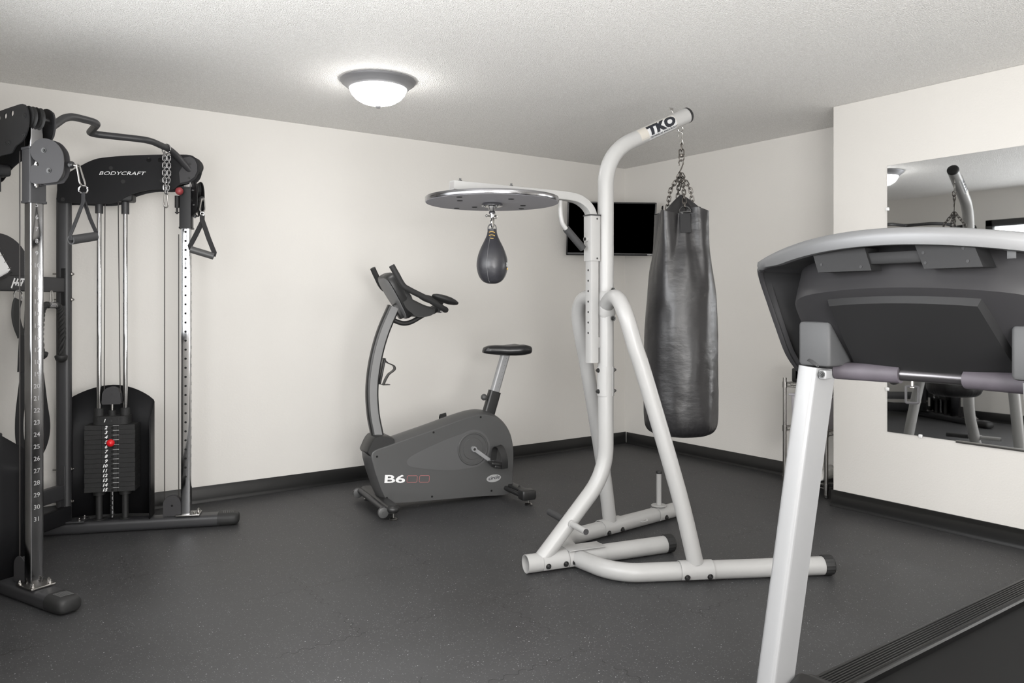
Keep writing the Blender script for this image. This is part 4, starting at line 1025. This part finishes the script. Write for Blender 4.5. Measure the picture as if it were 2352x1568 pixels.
    mb.sweep(rrect(.026, .006, .002, 1), [apex, ap2, ap2.lerp(gl, .5) - Vector((.006, 0, 0)), gl + Vector((-.006, 0, .018)), gl], ref=(.3, 1, 0) if near else (1, .5, 0))
    part('strap', mb, 'web', hd)
    mb = MB(TA2); mb.sweep(rrect(.026, .006, .002, 1), [ap2 + Vector((0, 0, .012)), ap2.lerp(gr_, .5) + Vector((.006, 0, 0)), gr_ + Vector((.006, 0, .018)), gr_], ref=(.3, 1, 0) if near else (1, .5, 0))
    part('strap', mb, 'web', hd)
    mb = MB(TA2); dd = (gr_ - gl).normalized(); mb.tube([gl - dd * .003, gr_ + dd * .003], .0185, 22, caps=False); mb.tube([gl - dd * .003, gr_ + dd * .003], .0135, 22, caps=False)
    a_ = Vector((0, 1, 0)); b_ = dd.cross(a_)
    for q_ in (gl - dd * .003, gr_ + dd * .003):
        mb.loft([[q_ + (a_ * math.cos(2 * PI * i / 22) + b_ * math.sin(2 * PI * i / 22)) * r_ for i in range(22)] for r_ in (.0185, .0135)], caps=False)
    part('grip_tube', mb, 'rubber2' if near else 'plastic', hd)
# selector pin on the visible stack
mb = MB(Wf); mb.cyl((.252, .05, .492), (.252, .075, .492), .006, 10); mb.mi = 1; mb.sph((.252, .088, .492), .0205, 22); part('selector_pin', mb, ['steel', 'red'], gm)

# links between the two towers, in the machine's own frame
mb = MB(TG); mb.sweep(rrect(.078, .045, .008, 3), [(.0, -.30, 1.335), (.0, .30, 1.335)], ref=(0, 0, 1)); bm_ = part('upper_cross_beam', mb, 'dgrey', gm)
for s in (-1, 1):
    mb = MB(TG); mb.box((0, s * .298, 1.325), (.05, .006, .20), .002); part('end_plate', mb, 'black', bm_)
    mb = MB(TG); mb.box((0, s * .298, .24), (.05, .006, .26), .002); part('end_plate', mb, 'dgrey', bm_)
mb = MB(TG); mb.sweep(rrect(.078, .045, .008, 3), [(.0, -.30, .228), (.0, .30, .228)], ref=(0, 0, 1)); part('lower_cross_beam', mb, 'dgrey', gm)
mb = MB(TG); mb.sweep(rrect(.09, .05, .01, 3), [(.02, -.32, .105), (.02, .32, .105)], ref=(0, 0, 1)); part('floor_cross_beam', mb, 'shroud', gm)
def hft(u, v): return (.0236, .012 + u, 1.337 + v)
mb = MB(TG)
def stroke(a, b, w=.0042):
    a, b = Vector((a[0], a[1], 0)), Vector((b[0], b[1], 0)); d = (b - a).normalized(); n = Vector((-d.y, d.x, 0)) * w
    mb.f([mb.v(hft(p.x, p.y)) for p in (a - n, b - n, b + n, a + n)])
ox = -.055
for a, b in (((ox - .020, -.026), (ox + .002, .024)), ((ox + .006, -.012), (ox + .022, .022)), ((ox - .010, .001), (ox + .046, .001)), ((ox + .022, -.014), (ox + .040, .022)), ((ox + .040, .020), (ox + .066, .020)), ((ox + .038, -.014), (ox + .054, .014))):
    stroke(a, b)
part('beam_logo', mb, 'lettering', bm_)
# arched instruction board on the beam
mb = MB(TG); yb, zb = -.115, 1.372
arc = [(yb - .205, zb)] + [(yb - .205 * math.cos(R(a)), zb + .02 + .185 * math.sin(R(a))) for a in range(0, 181, 9)] + [(yb + .205, zb)]
mb.prism(arc, lambda u, v, w: (w, u, v), -.012, -.004); part('instruction_board', mb, 'grey', gm, 30)
mb = MB(TG)
A0, B0, C0, D0 = (.612, .530, 1.962), (.575, .415, 2.058), (.592, .19, 2.067), (.400, .0, 2.067)
bar = [A0, B0, C0, (.415, .018, 2.067), (.415, -.018, 2.067), (C0[0], -C0[1], C0[2]), (.582, -.372, 2.060), (.603, -.50, 1.975)]
mb.tube(fillet(bar, [0, .06, .055, .03, .03, .055, .06, 0], 7), .0165, 18); part('pull_up_bar', mb, 'dgrey', gm)
# booklet on the board
TBk = TG @ Matrix.Translation((.03, -.09, 1.385))
bkl = thing('ring_bound_booklet', 'white ring-bound exercise booklet propped against the arched board', 'booklet', TBk)
TBr = TBk @ Matrix.Rotation(R(-14), 4, 'Y') @ Matrix.Rotation(R(24), 4, 'X')
mb = MB(TBr)
for k in range(5): mb.box((-.006 + k * .0035, -.06 + k * .001, .085 + (k % 2) * .003), (.0022, .135, .17 - k * .004), .0)
part('pages', mb, 'paper', bkl)
mb = MB(TBr)
for k in range(5): ring(mb, (.002, .012, .02 + k * .034), (.15, 0, 1), .013, .0013, 14, 5)
part('binding_rings', mb, 'steel', bkl)
mb = MB(TBr); mb.box((.006, -.06, -.006), (.03, .13, .012), .003); part('ledge_clip', mb, 'black', bkl)
# rope attachment
TR = TG @ Matrix.Translation((.045, .175, 1.15))
rpe = thing('triceps_rope', 'black twisted rope attachment with two end knobs hanging from the cross beam', 'rope attachment', TR)
mb = MB(TR); carabiner(mb, (0, 0, .15), (0, 0, -1), (0, 1, 0), .07, .011, .0035); part('carabiner', mb, 'steel', rpe)
mb = MB(TR); mb.cyl((0, -.028, .078), (0, .028, .078), .017, 16); part('steel_sleeve', mb, 'chrome_soft', rpe)
for s, zb_ in ((1, -.19), (-1, -.165)):
    path = spl([(0, s * .018, .078), (0, s * .045, .076), (0, s * .066, .045), (0, s * .074, -.02), (0, s * .078, -.09), (0, s * .070, zb_)], 12)
    mb = MB(TR)
    for ph_ in range(3):
        pts = []
        for i, p in enumerate(path):
            t_ = (path[min(i + 1, len(path) - 1)] - path[max(i - 1, 0)]).normalized(); n_ = Vector((1, 0, 0)); b2 = t_.cross(n_)
            a = i * .50 + ph_ * 2 * PI / 3; pts.append(p + (n_ * math.cos(a) + b2 * math.sin(a)) * .0098)
        mb.tube(pts, .0080, 8)
    part('rope_strand', mb, 'rope', rpe)
    mb = MB(TR); mb.lathe([(0, .012), (.022, .011), (.031, .006), (.032, .0), (.027, -.016), (.015, -.027), (0, -.031)], c=(0, s * .070, zb_ - .005), n=26); part('end_knob', mb, 'rubber', rpe)
# ankle strap
TS = TG @ Matrix.Translation((.045, -.045, 1.10))
ak = thing('ankle_strap', 'padded black ankle strap hanging by a steel ring from the cross beam', 'ankle strap', TS)
mb = MB(TS); ring(mb, (0, 0, .175), (1, 0, 0), .026, .003); part('steel_ring', mb, 'chrome', ak)
mb = MB(TS); ribbon(mb, spl([(0, -.0, .155), (0, -.012, .12), (0, -.014, .07), (0, .0, .02), (0, .02, -.02), (0, .022, -.035)], 6), (0, 1, 0.2), .052, .012); part('padded_cuff', mb, 'foam_dk', ak)
mb = MB(TS); ribbon(mb, spl([(.006, .018, -.02), (.006, .012, -.10), (.006, .006, -.20)], 6), (0, 1, 0), .036, .004); part('strap_tail', mb, 'web', ak)
# long belt loop
TL_ = TG @ Matrix.Translation((.03, .055, .95))
bl = thing('hanging_belt', 'long black belt loop hanging behind the nearer chrome post', 'belt', TL_)
mb = MB(TL_); lp_ = spl([(0, -.005, .33), (.012, -.035, .15), (.014, -.058, -.05), (.012, -.088, -.28), (.006, -.070, -.42), (0, .0, -.49), (-.006, .075, -.46), (-.008, .112, -.36), (-.006, .085, -.20), (0, .03, .1)], 7, True)
mb.sweep(rrect(.008, .050, .003, 2), lp_, ref=(1, 0, 0), closed=True); part('belt_loop', mb, 'web', bl)
# chain hanging from the pull-up bar
hc = TG @ Vector((.575, .36, 2.062)); TCc = fr((hc.x, hc.y), 20, 1.85)
ch = thing('accessory_chain', 'bright doubled chain with snap hook looped over the pull up bar', 'chain', TCc)
mb = MB(TCc); ring(mb, (0, 0, .206), (.9, .3, 0), .026, .0034); chain(mb, [(-.010, 0, .185), (-.011, 0, .075), (-.006, 0, -.03)], .031, .0033, .0085); chain(mb, [(.014, 0, .17), (.015, 0, .075), (.004, 0, -.03)], .031, .0033, .0085, 1); part('chain_links', mb, 'chrome', ch)
mb = MB(TCc); carabiner(mb, (-.002, 0, -.025), (0, 0, -1), (1, 0, 0), .078, .012, .0036); part('snap_hook', mb, 'steel', ch)

# ------------------------------------------------------------------ treadmill
YT = 1.035
TT = fr((2.0, YT), 0)
tm = thing('treadmill', 'large treadmill seen from its front with charcoal console and white uprights', 'treadmill')
TT0 = Matrix.Identity(4); tm.matrix_world = TT; WM['treadmill'] = TT.copy()
def W3(x, t, z): return (x - 2.0, t, z)
mbT = lambda: MB(TT)
bow = lambda t: .68 * t * t
drop = lambda t: .30 * t * t
TS_ = [-.43 + .86 * i / 36 for i in range(37)]
# outer shell (dark hollow pan) with silver lip
def lipx(t): return 1.82 + bow(t)
def lipz(t): return 1.410 - drop(t)
mb = mbT(); rows = []
ends = []
def rimpts(sgn):
    # rim path down the side, from lip end to upright
    return [(1.950, sgn * .430, 1.350), (1.966, sgn * .445, 1.338), (1.995, sgn * .458, 1.306), (2.035, sgn * .462, 1.24), (2.07, sgn * .460, 1.17), (2.11, sgn * .450, 1.08), (2.15, sgn * .432, 1.02)]
lip_top = [Vector((lipx(t), t, lipz(t))) for t in TS_]
lowL = spl(rimpts(-1), 5); lowR = spl(rimpts(1), 5)
rim = lowL[::-1][:-1] + lip_top + lowR[1:]
def taper(i):
    k = len(lowL) - 1
    if i < k: return i / k
    if i >= len(rim) - k: return (len(rim) - 1 - i) / k
    return 1.0
def lip_h(p, tp):
    q = min(1, max(0, (abs(p.y) - .31) / .12)); q = q * q * (3 - 2 * q)
    return .036 * (1 - .42 * q) if tp >= 1 else .021 * max(.25, tp ** 1.2)
rows = []
for i, p in enumerate(rim):
    tp = taper(i); h = lip_h(p, tp); c = Vector((2.14, 0, 1.16))
    inw = Vector((c.x - p.x, c.y - p.y, 0)).normalized()
    rows.append([(W3(*(p + inw * .03 + Vector((0, 0, .004))))), W3(*(p + inw * .006 + Vector((0, 0, .003)))), W3(*p), W3(*(p + Vector((-.002, 0, -h * .5)))), W3(*(p + inw * .003 + Vector((0, 0, -h)))), W3(*(p + inw * .016 + Vector((0, 0, -h - .001))))])
mb.grid(rows)
for f in mb.bm.faces:
    c_ = TT.inverted() @ f.calc_center_median(); f.material_index = 1 if c_.z < 1.332 else 0
lip = part('silver_top_lip', mb, ['silver', 'tm_shell'], tm, 60)
md = lip.modifiers.new('thickness', 'SOLIDIFY'); md.thickness = .002; md.offset = 0
# hollow pan between the lip and the inner panel, dark
def inner(t, lv):
    # lv 0..1 from lip underside back to inner panel
    pass
mb = mbT(); rows = []
for i, p in enumerate(rim):
    s_ = p.y; sc = .335 / .44
    tp = taper(i)
    q_ = Vector((p.x + .075 + .03 * (1 - tp), p.y * sc, p.z - .03 * tp - .0 + .01 * (1 - tp)))
    inw = Vector((2.14 - p.x, -p.y, 0)).normalized(); h = lip_h(p, tp)
    a = p + inw * .014 + Vector((0, 0, -h)); b = a.lerp(q_, .5) + Vector((.012, 0, .0)); rows.append([W3(*a), W3(*b), W3(*q_)])
mb.grid(rows); part('hollow_pan', mb, 'tm_dark', tm, 50)
# outer back cover facing the user (closes the console from behind) with the display face
mb = mbT(); rows = []
for i, p in enumerate(rim):
    q1 = Vector((p.x + .02, p.y * .995, p.z + .004)); q2 = Vector((2.16 + .10 * (1 - abs(p.y) / .46), p.y * .93, max(1.06, p.z - .19)))
    rows.append([W3(*p), W3(*q1), W3(*(q1.lerp(q2, .5) + Vector((0, 0, .03)))), W3(*q2)])
mb.grid(rows); part('console_user_face', mb, 'plastic_dk', tm, 50)
mb = mbT(); mb.grid([[W3(2.005 + .10 * v + .004, u, 1.385 - .11 * v + .012) for u in (-.22, 0, .22)] for v in (0, .5, 1)]); part('display', mb, 'screen', tm)
# main inner back body: upper band, ridge, lower sloping panel
def body_row(t):
    b = .55 * t * t; k = max(0, (abs(t) - .235) / .11); k = min(k, 1.0); rr_ = .060 * (1 - math.sqrt(max(0, 1 - k * k)))
    xa = 1.888 + b; d_ = .24 * t * t
    return [(xa + .050 + rr_, 1.388 - d_ - rr_ * .3), (xa + .040 + rr_, 1.366 - d_ - rr_ * .2), (xa + .030 + rr_, 1.33 - d_), (xa + .012 + rr_, 1.283 - d_), (xa + .006 + rr_, 1.272 - d_ - rr_ * .4), (xa + .012 + rr_, 1.265 - d_ - rr_ * .6), (xa + .070 + rr_ * .5, 1.205 - d_ * .8 - rr_ * .5), (2.035 + b * .5, 1.13 - d_ * .4), (2.115 + b * .2, 1.055)]
mb = mbT(); rows = []
tt = [-.345, -.343, -.338, -.330, -.318, -.303, -.285, -.263] + [-.235 + .47 * i / 18 for i in range(19)] + [.263, .285, .303, .318, .330, .338, .343, .345]
for t_ in tt: rows.append([W3(x, t_, z) for x, z in body_row(t_)])
mb.grid(rows)
# close sides and bottom toward the user
for sgn in (0, -1):
    r0 = rows[sgn]; mb.f([mb.v(p) for p in r0] + [mb.v((r0[-1][0] + .03, r0[-1][1], r0[-1][2])), mb.v((r0[0][0] + .16, r0[0][1], r0[0][2]))])
mb.grid([[rows[i][-1], (rows[i][-1][0] + .05, rows[i][-1][1], rows[i][-1][2] + .02)] for i in range(len(rows))])
part('back_housing', mb, 'tm_shell', tm, 28)
# raised centre panel
def lowpt(t, s, off):
    # s 0..1 down the lower panel, off = distance in front
    r_ = body_row(t); a = Vector((r_[5][0], 0, r_[5][1])); c = Vector((r_[8][0], 0, r_[8][1])); m_ = Vector((r_[7][0], 0, r_[7][1]))
    p = (a.lerp(m_, s / .62) if s < .62 else m_.lerp(c, (s - .62) / .38)); n = Vector((-.68, 0, -.73))
    p = p + n * off; return W3(p.x, t, p.z)
def panel_t(u, s): return u * (.185 + .03 * s)
mb = mbT(); nu, nv = 20, 10
face = [[lowpt(panel_t(-1 + 2 * i / nu, .10 + .90 * j / nv), .10 + .90 * j / nv, .014) for j in range(nv + 1)] for i in range(nu + 1)]
base_ = [[lowpt(panel_t(-1 + 2 * i / nu, .05 + .95 * j / nv) * 1.06, .05 + .95 * j / nv, -.004) for j in range(nv + 1)] for i in range(nu + 1)]
mb.grid(face)
mb.grid([[base_[i][0], face[i][0]] for i in range(nu + 1)]); mb.grid([[base_[i][-1], face[i][-1]] for i in range(nu + 1)])
mb.grid([[base_[0][j], face[0][j]] for j in range(nv + 1)]); mb.grid([[base_[-1][j], face[-1][j]] for j in range(nv + 1)])
bmesh.ops.remove_doubles(mb.bm, verts=mb.bm.verts[:], dist=1e-5)
part('raised_centre_panel', mb, 'tm_panel', tm, 28)
# bracket of two boxes joined by a bar under the lip
mb = mbT()
def para(t0, t1, z0, z1, sk, x0=1.862, x1=1.935):
    pts = [(t0, z1), (t1, z1), (t1 - sk, z0), (t0 - sk, z0)]
    mb.loft([[W3(x + .0, p[0], p[1]) for p in pts] for x in (x0, x1)])
para(.198, .050, 1.315, 1.372, .018, 1.866)
br = part('accessory_box', mb, 'tm_panel', tm, 30)
mb = mbT(); para(-.075, -.205, 1.314, 1.371, .022, 1.868); br = part('accessory_box', mb, 'tm_panel', tm, 30)
mb = mbT(); mb.box(W3(1.895, -.015, 1.345), (.046, .16, .030), .003); part('bracket_bar', mb, 'tm_panel', br)
for t_, z_ in ((-.095, 1.352), (-.185, 1.358), (-.10, 1.328), (-.195, 1.328), (.06, 1.325), (.17, 1.335)):
    mb = mbT(); mb.cyl(W3(1.8675, t_, z_), W3(1.8650 if t_ > 0 else 1.867, t_, z_), .0038, 12); part('screw', mb, 'tm_dark', br)
mb = mbT(); mb.cyl(W3(1.90, -.262, 1.365), W3(1.905, -.262, 1.365), .016, 20); mb.box(W3(1.90, -.272, 1.342), (.004, .018, .022), .001); part('small_tab', mb, 'silver_box', tm)
# uprights, box covers and brackets
for s in (1, -1):
    top = Vector((.026, s * .290, 1.050)); bot = Vector((-.066, s * .380, .04))
    sec = [(-.05, -.018), (-.05, .018), (-.044, .026), (-.034, .029), (.045, .029), (.05, .024), (.05, -.024), (.045, -.029), (-.034, -.029), (-.044, -.026)]
    sec = [(p.x, p.y) for p in spl([(a, b, 0) for a, b in sec], 3, True)]
    mb = mbT(); mb.sweep(sec, [bot, top], ref=(1, 0, 0)); up_ = part('upright', mb, 'white_gloss', tm, 50)
    mb = mbT(); mb.sweep([(a * .7, b * .7) for a, b in sec], [top, top + Vector((.006, -s * .006, .012))], ref=(1, 0, 0)); part('upright_neck', mb, 'tm_dark', up_)
    mb = mbT(); mb.box((.055, s * .280, 1.118), (.115, .100, .128), .010); part('post_cover', mb, 'silver_box', tm)
    mb = mbT(); mb.box((.008, s * .293 - .044, 1.033), (.035, .024, .026), .005); bq = part('bar_clamp', mb, 'white_gloss', up_)
    mb = mbT(); mb.bolt((-.010, s * .293 - .044, 1.034), (-1, 0, 0), .0078, .006); part('bolt', mb, 'dsteel', bq)
    mb = mbT(); mb.box((-.05, s * .378, .03), (.20, .07, .05), .01); part('upright_base', mb, 'white_gloss', up_)
bp2 = [(.085, -.245, 1.040), (.105, -.10, 1.040), (.112, 0, 1.040), (.105, .10, 1.040), (.085, .245, 1.040)]
mb = mbT(); mb.tube(spl(bp2, 6), .0175, 18); cb_ = part('pulse_bar', mb, 'bar_metal', tm)
for s in (1, -1):
    mb = mbT(); mb.tube(spl([(.081, s * .262, 1.040), (.098, s * .16, 1.040), (.106, s * .085, 1.040)], 6), .0250, 18); part('bar_grip', mb, 'grip_purple', cb_)
    mb = mbT(); mb.tube(fillet([(.10, s * .30, 1.08), (.22, s * .33, 1.06), (.50, s * .34, 1.02), (.55, s * .34, .98)], .05), .020, 16); part('side_handrail', mb, 'foam_dk', tm)
# deck
mb = mbT(); mb.box((.93, 0, .062), (1.90, .56, .05), .01); part('deck', mb, 'rail', tm)
mb = mbT(); mb.loft([[(x, p[0], p[1]) for p in ((-.245, .088), (-.245, .100), (.245, .100), (.245, .088))] for x in (-.02, 1.83)]); mb.cyl((1.83, -.24, .078), (1.83, .24, .078), .024, 20); part('running_belt', mb, 'belt', tm)
for s in (1, -1):
    mb = mbT(); pr = [(.238, .098), (.240, .116), (.246, .121)]
    for k in range(8):
        y0 = .256 + k * .010; pr += [(y0, .121), (y0 + .002, .1255), (y0 + .006, .1255), (y0 + .008, .121)]
    pr += [(.343, .120), (.349, .112), (.350, .04), (.30, .035), (.238, .06)]
    mb.loft([[(x, s * p[0], p[1]) for p in pr] for x in (.06, 1.86)]); rl = part('side_rail', mb, 'rail', tm, 25)
    mb = mbT(); mb.box((.055, s * .296, .095), (.075, .122, .075), .014); part('rail_end_cover', mb, 'rail', rl)
    mb = mbT(); mb.box((1.88, s * .296, .08), (.09, .118, .09), .015); part('rear_roller_cover', mb, 'plastic_dk', rl)
    mb = mbT(); mb.cyl((1.70, s * .30, .0), (1.70, s * .30, .04), .022, 18); part('rubber_foot', mb, 'rubber', rl)
mb = mbT(); rings = []
for x, w, h in ((-.60, .20, .06), (-.57, .27, .09), (-.50, .31, .105), (-.35, .325, .115), (-.15, .330, .120), (-.06, .335, .130), (.0, .345, .146), (.045, .347, .128)):
    rings.append([(x, p[0], .02 + h / 2 + p[1]) for p in rrect(2 * w, h, .035, 5)])
mb.loft(rings); hd_ = part('motor_hood', mb, 'rail', tm, 40)
mb = mbT(); mb.box((-.35, 0, .015), (.30, .50, .03), .005); part('front_feet', mb, 'rubber', tm)
# safety key clip hanging from the bar
ck_ = TT @ Vector((.107, .055, 1.0)); TKy = fr((ck_.x, ck_.y), 27, 1.0)
kc = thing('safety_key', 'small grey rectangular clip dangling below the treadmill pulse bar', 'clip', TKy)
mb = MB(TKy); fw_ = .015; fh = .022
mb.tube([(0, a, b - .013) for a, b in rrect(fw_ * 2, fh * 2, .003, 2)], .0036, 6, closed=True); part('clip_frame', mb, 'grey', kc)
mb = MB(TKy); mb.cyl((0, 0, .010), (0, 0, .030), .004, 10); mb.box((0, 0, .007), (.006, .012, .008), .002); part('clip_stem', mb, 'steel', kc)

# ------------------------------------------------------------------ wire rack with towels
TRk = fr((4.52, 2.885), 0)
rk = thing('wire_rack', 'small chrome wire shelving rack in the niche beside the wall corner', 'shelf rack', TRk)
x0, x1, y0, y1 = 0, .31, 0, .305
for px_, py_ in ((x0, y0), (x0, y1), (x1, y0), (x1, y1)):
    mb = MB(TRk); mb.cyl((px_, py_, .02), (px_, py_, .745), .0125, 16)
    for k in range(26): mb.tube([(px_, py_, .05 + k * .025), (px_, py_, .052 + k * .025)], .0131, 16)
    po = part('post', mb, 'steel', rk)
    mb = MB(TRk); mb.lathe([(0, 0), (.010, 0), (.013, .006), (.010, .02), (0, .022)], c=(px_, py_, .0)); part('foot', mb, 'rubber', po)
for z in (.075, .41, .70):
    mb = MB(TRk)
    for a, b in (((x0, y0), (x0, y1)), ((x1, y0), (x1, y1)), ((x0, y0), (x1, y0)), ((x0, y1), (x1, y1))):
        for dz in (-.014, .012): mb.cyl((a[0], a[1], z + dz), (b[0], b[1], z + dz), .0028, 8)
        n = 8; pts = [Vector((a[0], a[1], 0)).lerp(Vector((b[0], b[1], 0)), i / n) + Vector((0, 0, z + (.012 if i % 2 else -.014))) for i in range(n + 1)]
        mb.tube(pts, .0016, 6)
    for k in range(14): y = y0 + .015 + k * .0212; mb.tube([(x0, y, z + .014), (x1, y, z + .014)], .0016, 6)
    sf = part('wire_shelf', mb, 'steel', rk)
    for px_, py_ in ((x0, y0), (x0, y1), (x1, y0), (x1, y1)):
        mb = MB(TRk); mb.cyl((px_, py_, z - .02), (px_, py_, z + .018), .0165, 16); part('corner_collar', mb, 'steel', sf)
def towel_roll(y, z, lab, x=.155, L_=.26, r=.036):
    T_ = TRk @ Matrix.Translation((x, y, z)); mb = MB(T_)
    n = 40; prof = []
    for i in range(n + 1):
        a = i / n * 2 * PI * 2.4; rr_ = r * (1 - .30 * i / n) * 1.0; prof.append((rr_ * math.cos(a), rr_ * .88 * math.sin(a)))
    mb2 = [(r * math.cos(2 * PI * i / 28), r * .9 * math.sin(2 * PI * i / 28)) for i in range(28)]
    mb.loft([[(xx, p[0] * k, p[1] * k) for p in mb2] for xx, k in ((-L_ / 2, .86), (-L_ / 2 + .006, .97), (-L_ / 4, 1), (0, .98), (L_ / 4, 1), (L_ / 2 - .006, .97), (L_ / 2, .86))])
    mb.tube([(-L_ / 2 - .001, p[0] * .92, p[1] * .92) for p in prof], .0025, 5)
    return solo('rolled_towel', mb, 'towel', lab, 'towel', T_, 60, 'rolled white towels on the bottom shelf')
towel_roll(.065, .1275, 'rolled white towel at the right end of the bottom rack shelf')
towel_roll(.145, .1275, 'rolled white towel in the middle of the bottom rack shelf')
towel_roll(.225, .1275, 'rolled white towel at the left end of the bottom rack shelf')
T_ = TRk @ Matrix.Translation((.155, .152, .427)); mb = MB(T_)
t = thing('storage_bin', 'pale lilac plastic bin on the middle shelf of the wire rack', 'bin', T_)
mb = MB(T_); mb.loft([[(p[0] * k, p[1] * k, z) for p in rrect(.27, .265, .03, 4)] for z, k in ((0, .93), (.01, .96), (.20, 1.0))]); part('tub', mb, 'bin', t)
mb = MB(T_); mb.box((0, 0, .207), (.282, .275, .016), .006); part('lid', mb, 'bin', t)
T_ = TRk @ Matrix.Translation((.155, .150, .716)); mb = MB(T_)
t = thing('black_box', 'black boxy device standing on top of the wire rack behind the treadmill', 'box', T_)
mb = MB(T_); mb.box((0, 0, .047), (.24, .255, .092), .008); part('case', mb, 'plastic_dk', t)
mb = MB(T_); mb.box((-.1205, 0, .05), (.002, .19, .05), .001); part('front_panel', mb, 'screen', t)
# hanging cloth at the left side of the middle shelf
T_ = TRk @ Matrix.Translation((.02, .24, .36)); mb = MB(T_)
rows = [[(.003 * math.sin(i * 1.7), -.055 + .0135 * i, .018 - .022 * j) for i in range(8)] for j in range(5)]
mb.grid(rows); o = solo('hanging_cloth', mb, 'towel', 'small white cloth tucked under the middle shelf of the wire rack', 'cloth', T_, 60)
md = o.modifiers.new('thickness', 'SOLIDIFY'); md.thickness = .006

# ------------------------------------------------------------------ lights
def area(name, loc, target, sx, sy, power, col=(1, 1, 1)):
    l = bpy.data.lights.new(name, 'AREA'); l.shape = 'RECTANGLE'; l.size = sx; l.size_y = sy; l.energy = power; l.color = col
    o = bpy.data.objects.new(name, l); C.objects.link(o); o.location = loc
    o.rotation_euler = (Vector(target) - Vector(loc)).to_track_quat('-Z', 'Y').to_euler(); return o
area('window_daylight', (XD + .06, 1.6, 1.5), (3, 1.4, 1.1), 1.8, 1.0, 40, (.97, .98, 1))
area('ceiling_fill_out_of_view', (1.6, -.5, 2.38), (1.6, -.5, 0), 1.2, 1.2, 48, (1, .985, .96))  # added fill lamp out of view, brightens the bump-out wall
area('bounce_fill_behind_camera', (.65, -1.1, 1.0), (1.5, 1.4, 2.44), 1.2, 1.2, 84, (1, .99, .98))  # added upward fill behind the camera, brightens room by way of the ceiling
area('far_ceiling_fill', (.1, -.7, 1.6), (4.2, 4.2, 2.7), .5, .5, 36, (1, .99, .98))  # added fill aimed at the far ceiling, no such lamp in the room
uf = area('second_ceiling_fill', (2.7, -1.7, .5), (3.1, 2.7, 2.44), .8, .8, 3, (1, .99, .98)); uf.data.spread = R(75)  # weak added uplight out of view, lifts the far ceiling

w = bpy.data.worlds.new('world'); bpy.context.scene.world = w; w.use_nodes = True
w.node_tree.nodes['Background'].inputs[0].default_value = (.9, .93, 1, 1); w.node_tree.nodes['Background'].inputs[1].default_value = .6

# ------------------------------------------------------------------ camera
cam = bpy.data.cameras.new('camera'); co = bpy.data.objects.new('camera', cam); C.objects.link(co)
co.location = (0, 0, 1.229); co.rotation_euler = (R(90), 0, R(54.4 - 90))
cam.sensor_width = 36; cam.lens = 1800 / 2352 * 36; cam.shift_y = -84 / 2352; cam.clip_start = .02
bpy.context.scene.camera = co
sc = bpy.context.scene
sc.view_settings.view_transform = 'Standard'; sc.view_settings.look = 'None'; sc.view_settings.exposure = 0.2
sc.cycles.use_denoising = True
sc.cycles.max_bounces = 6
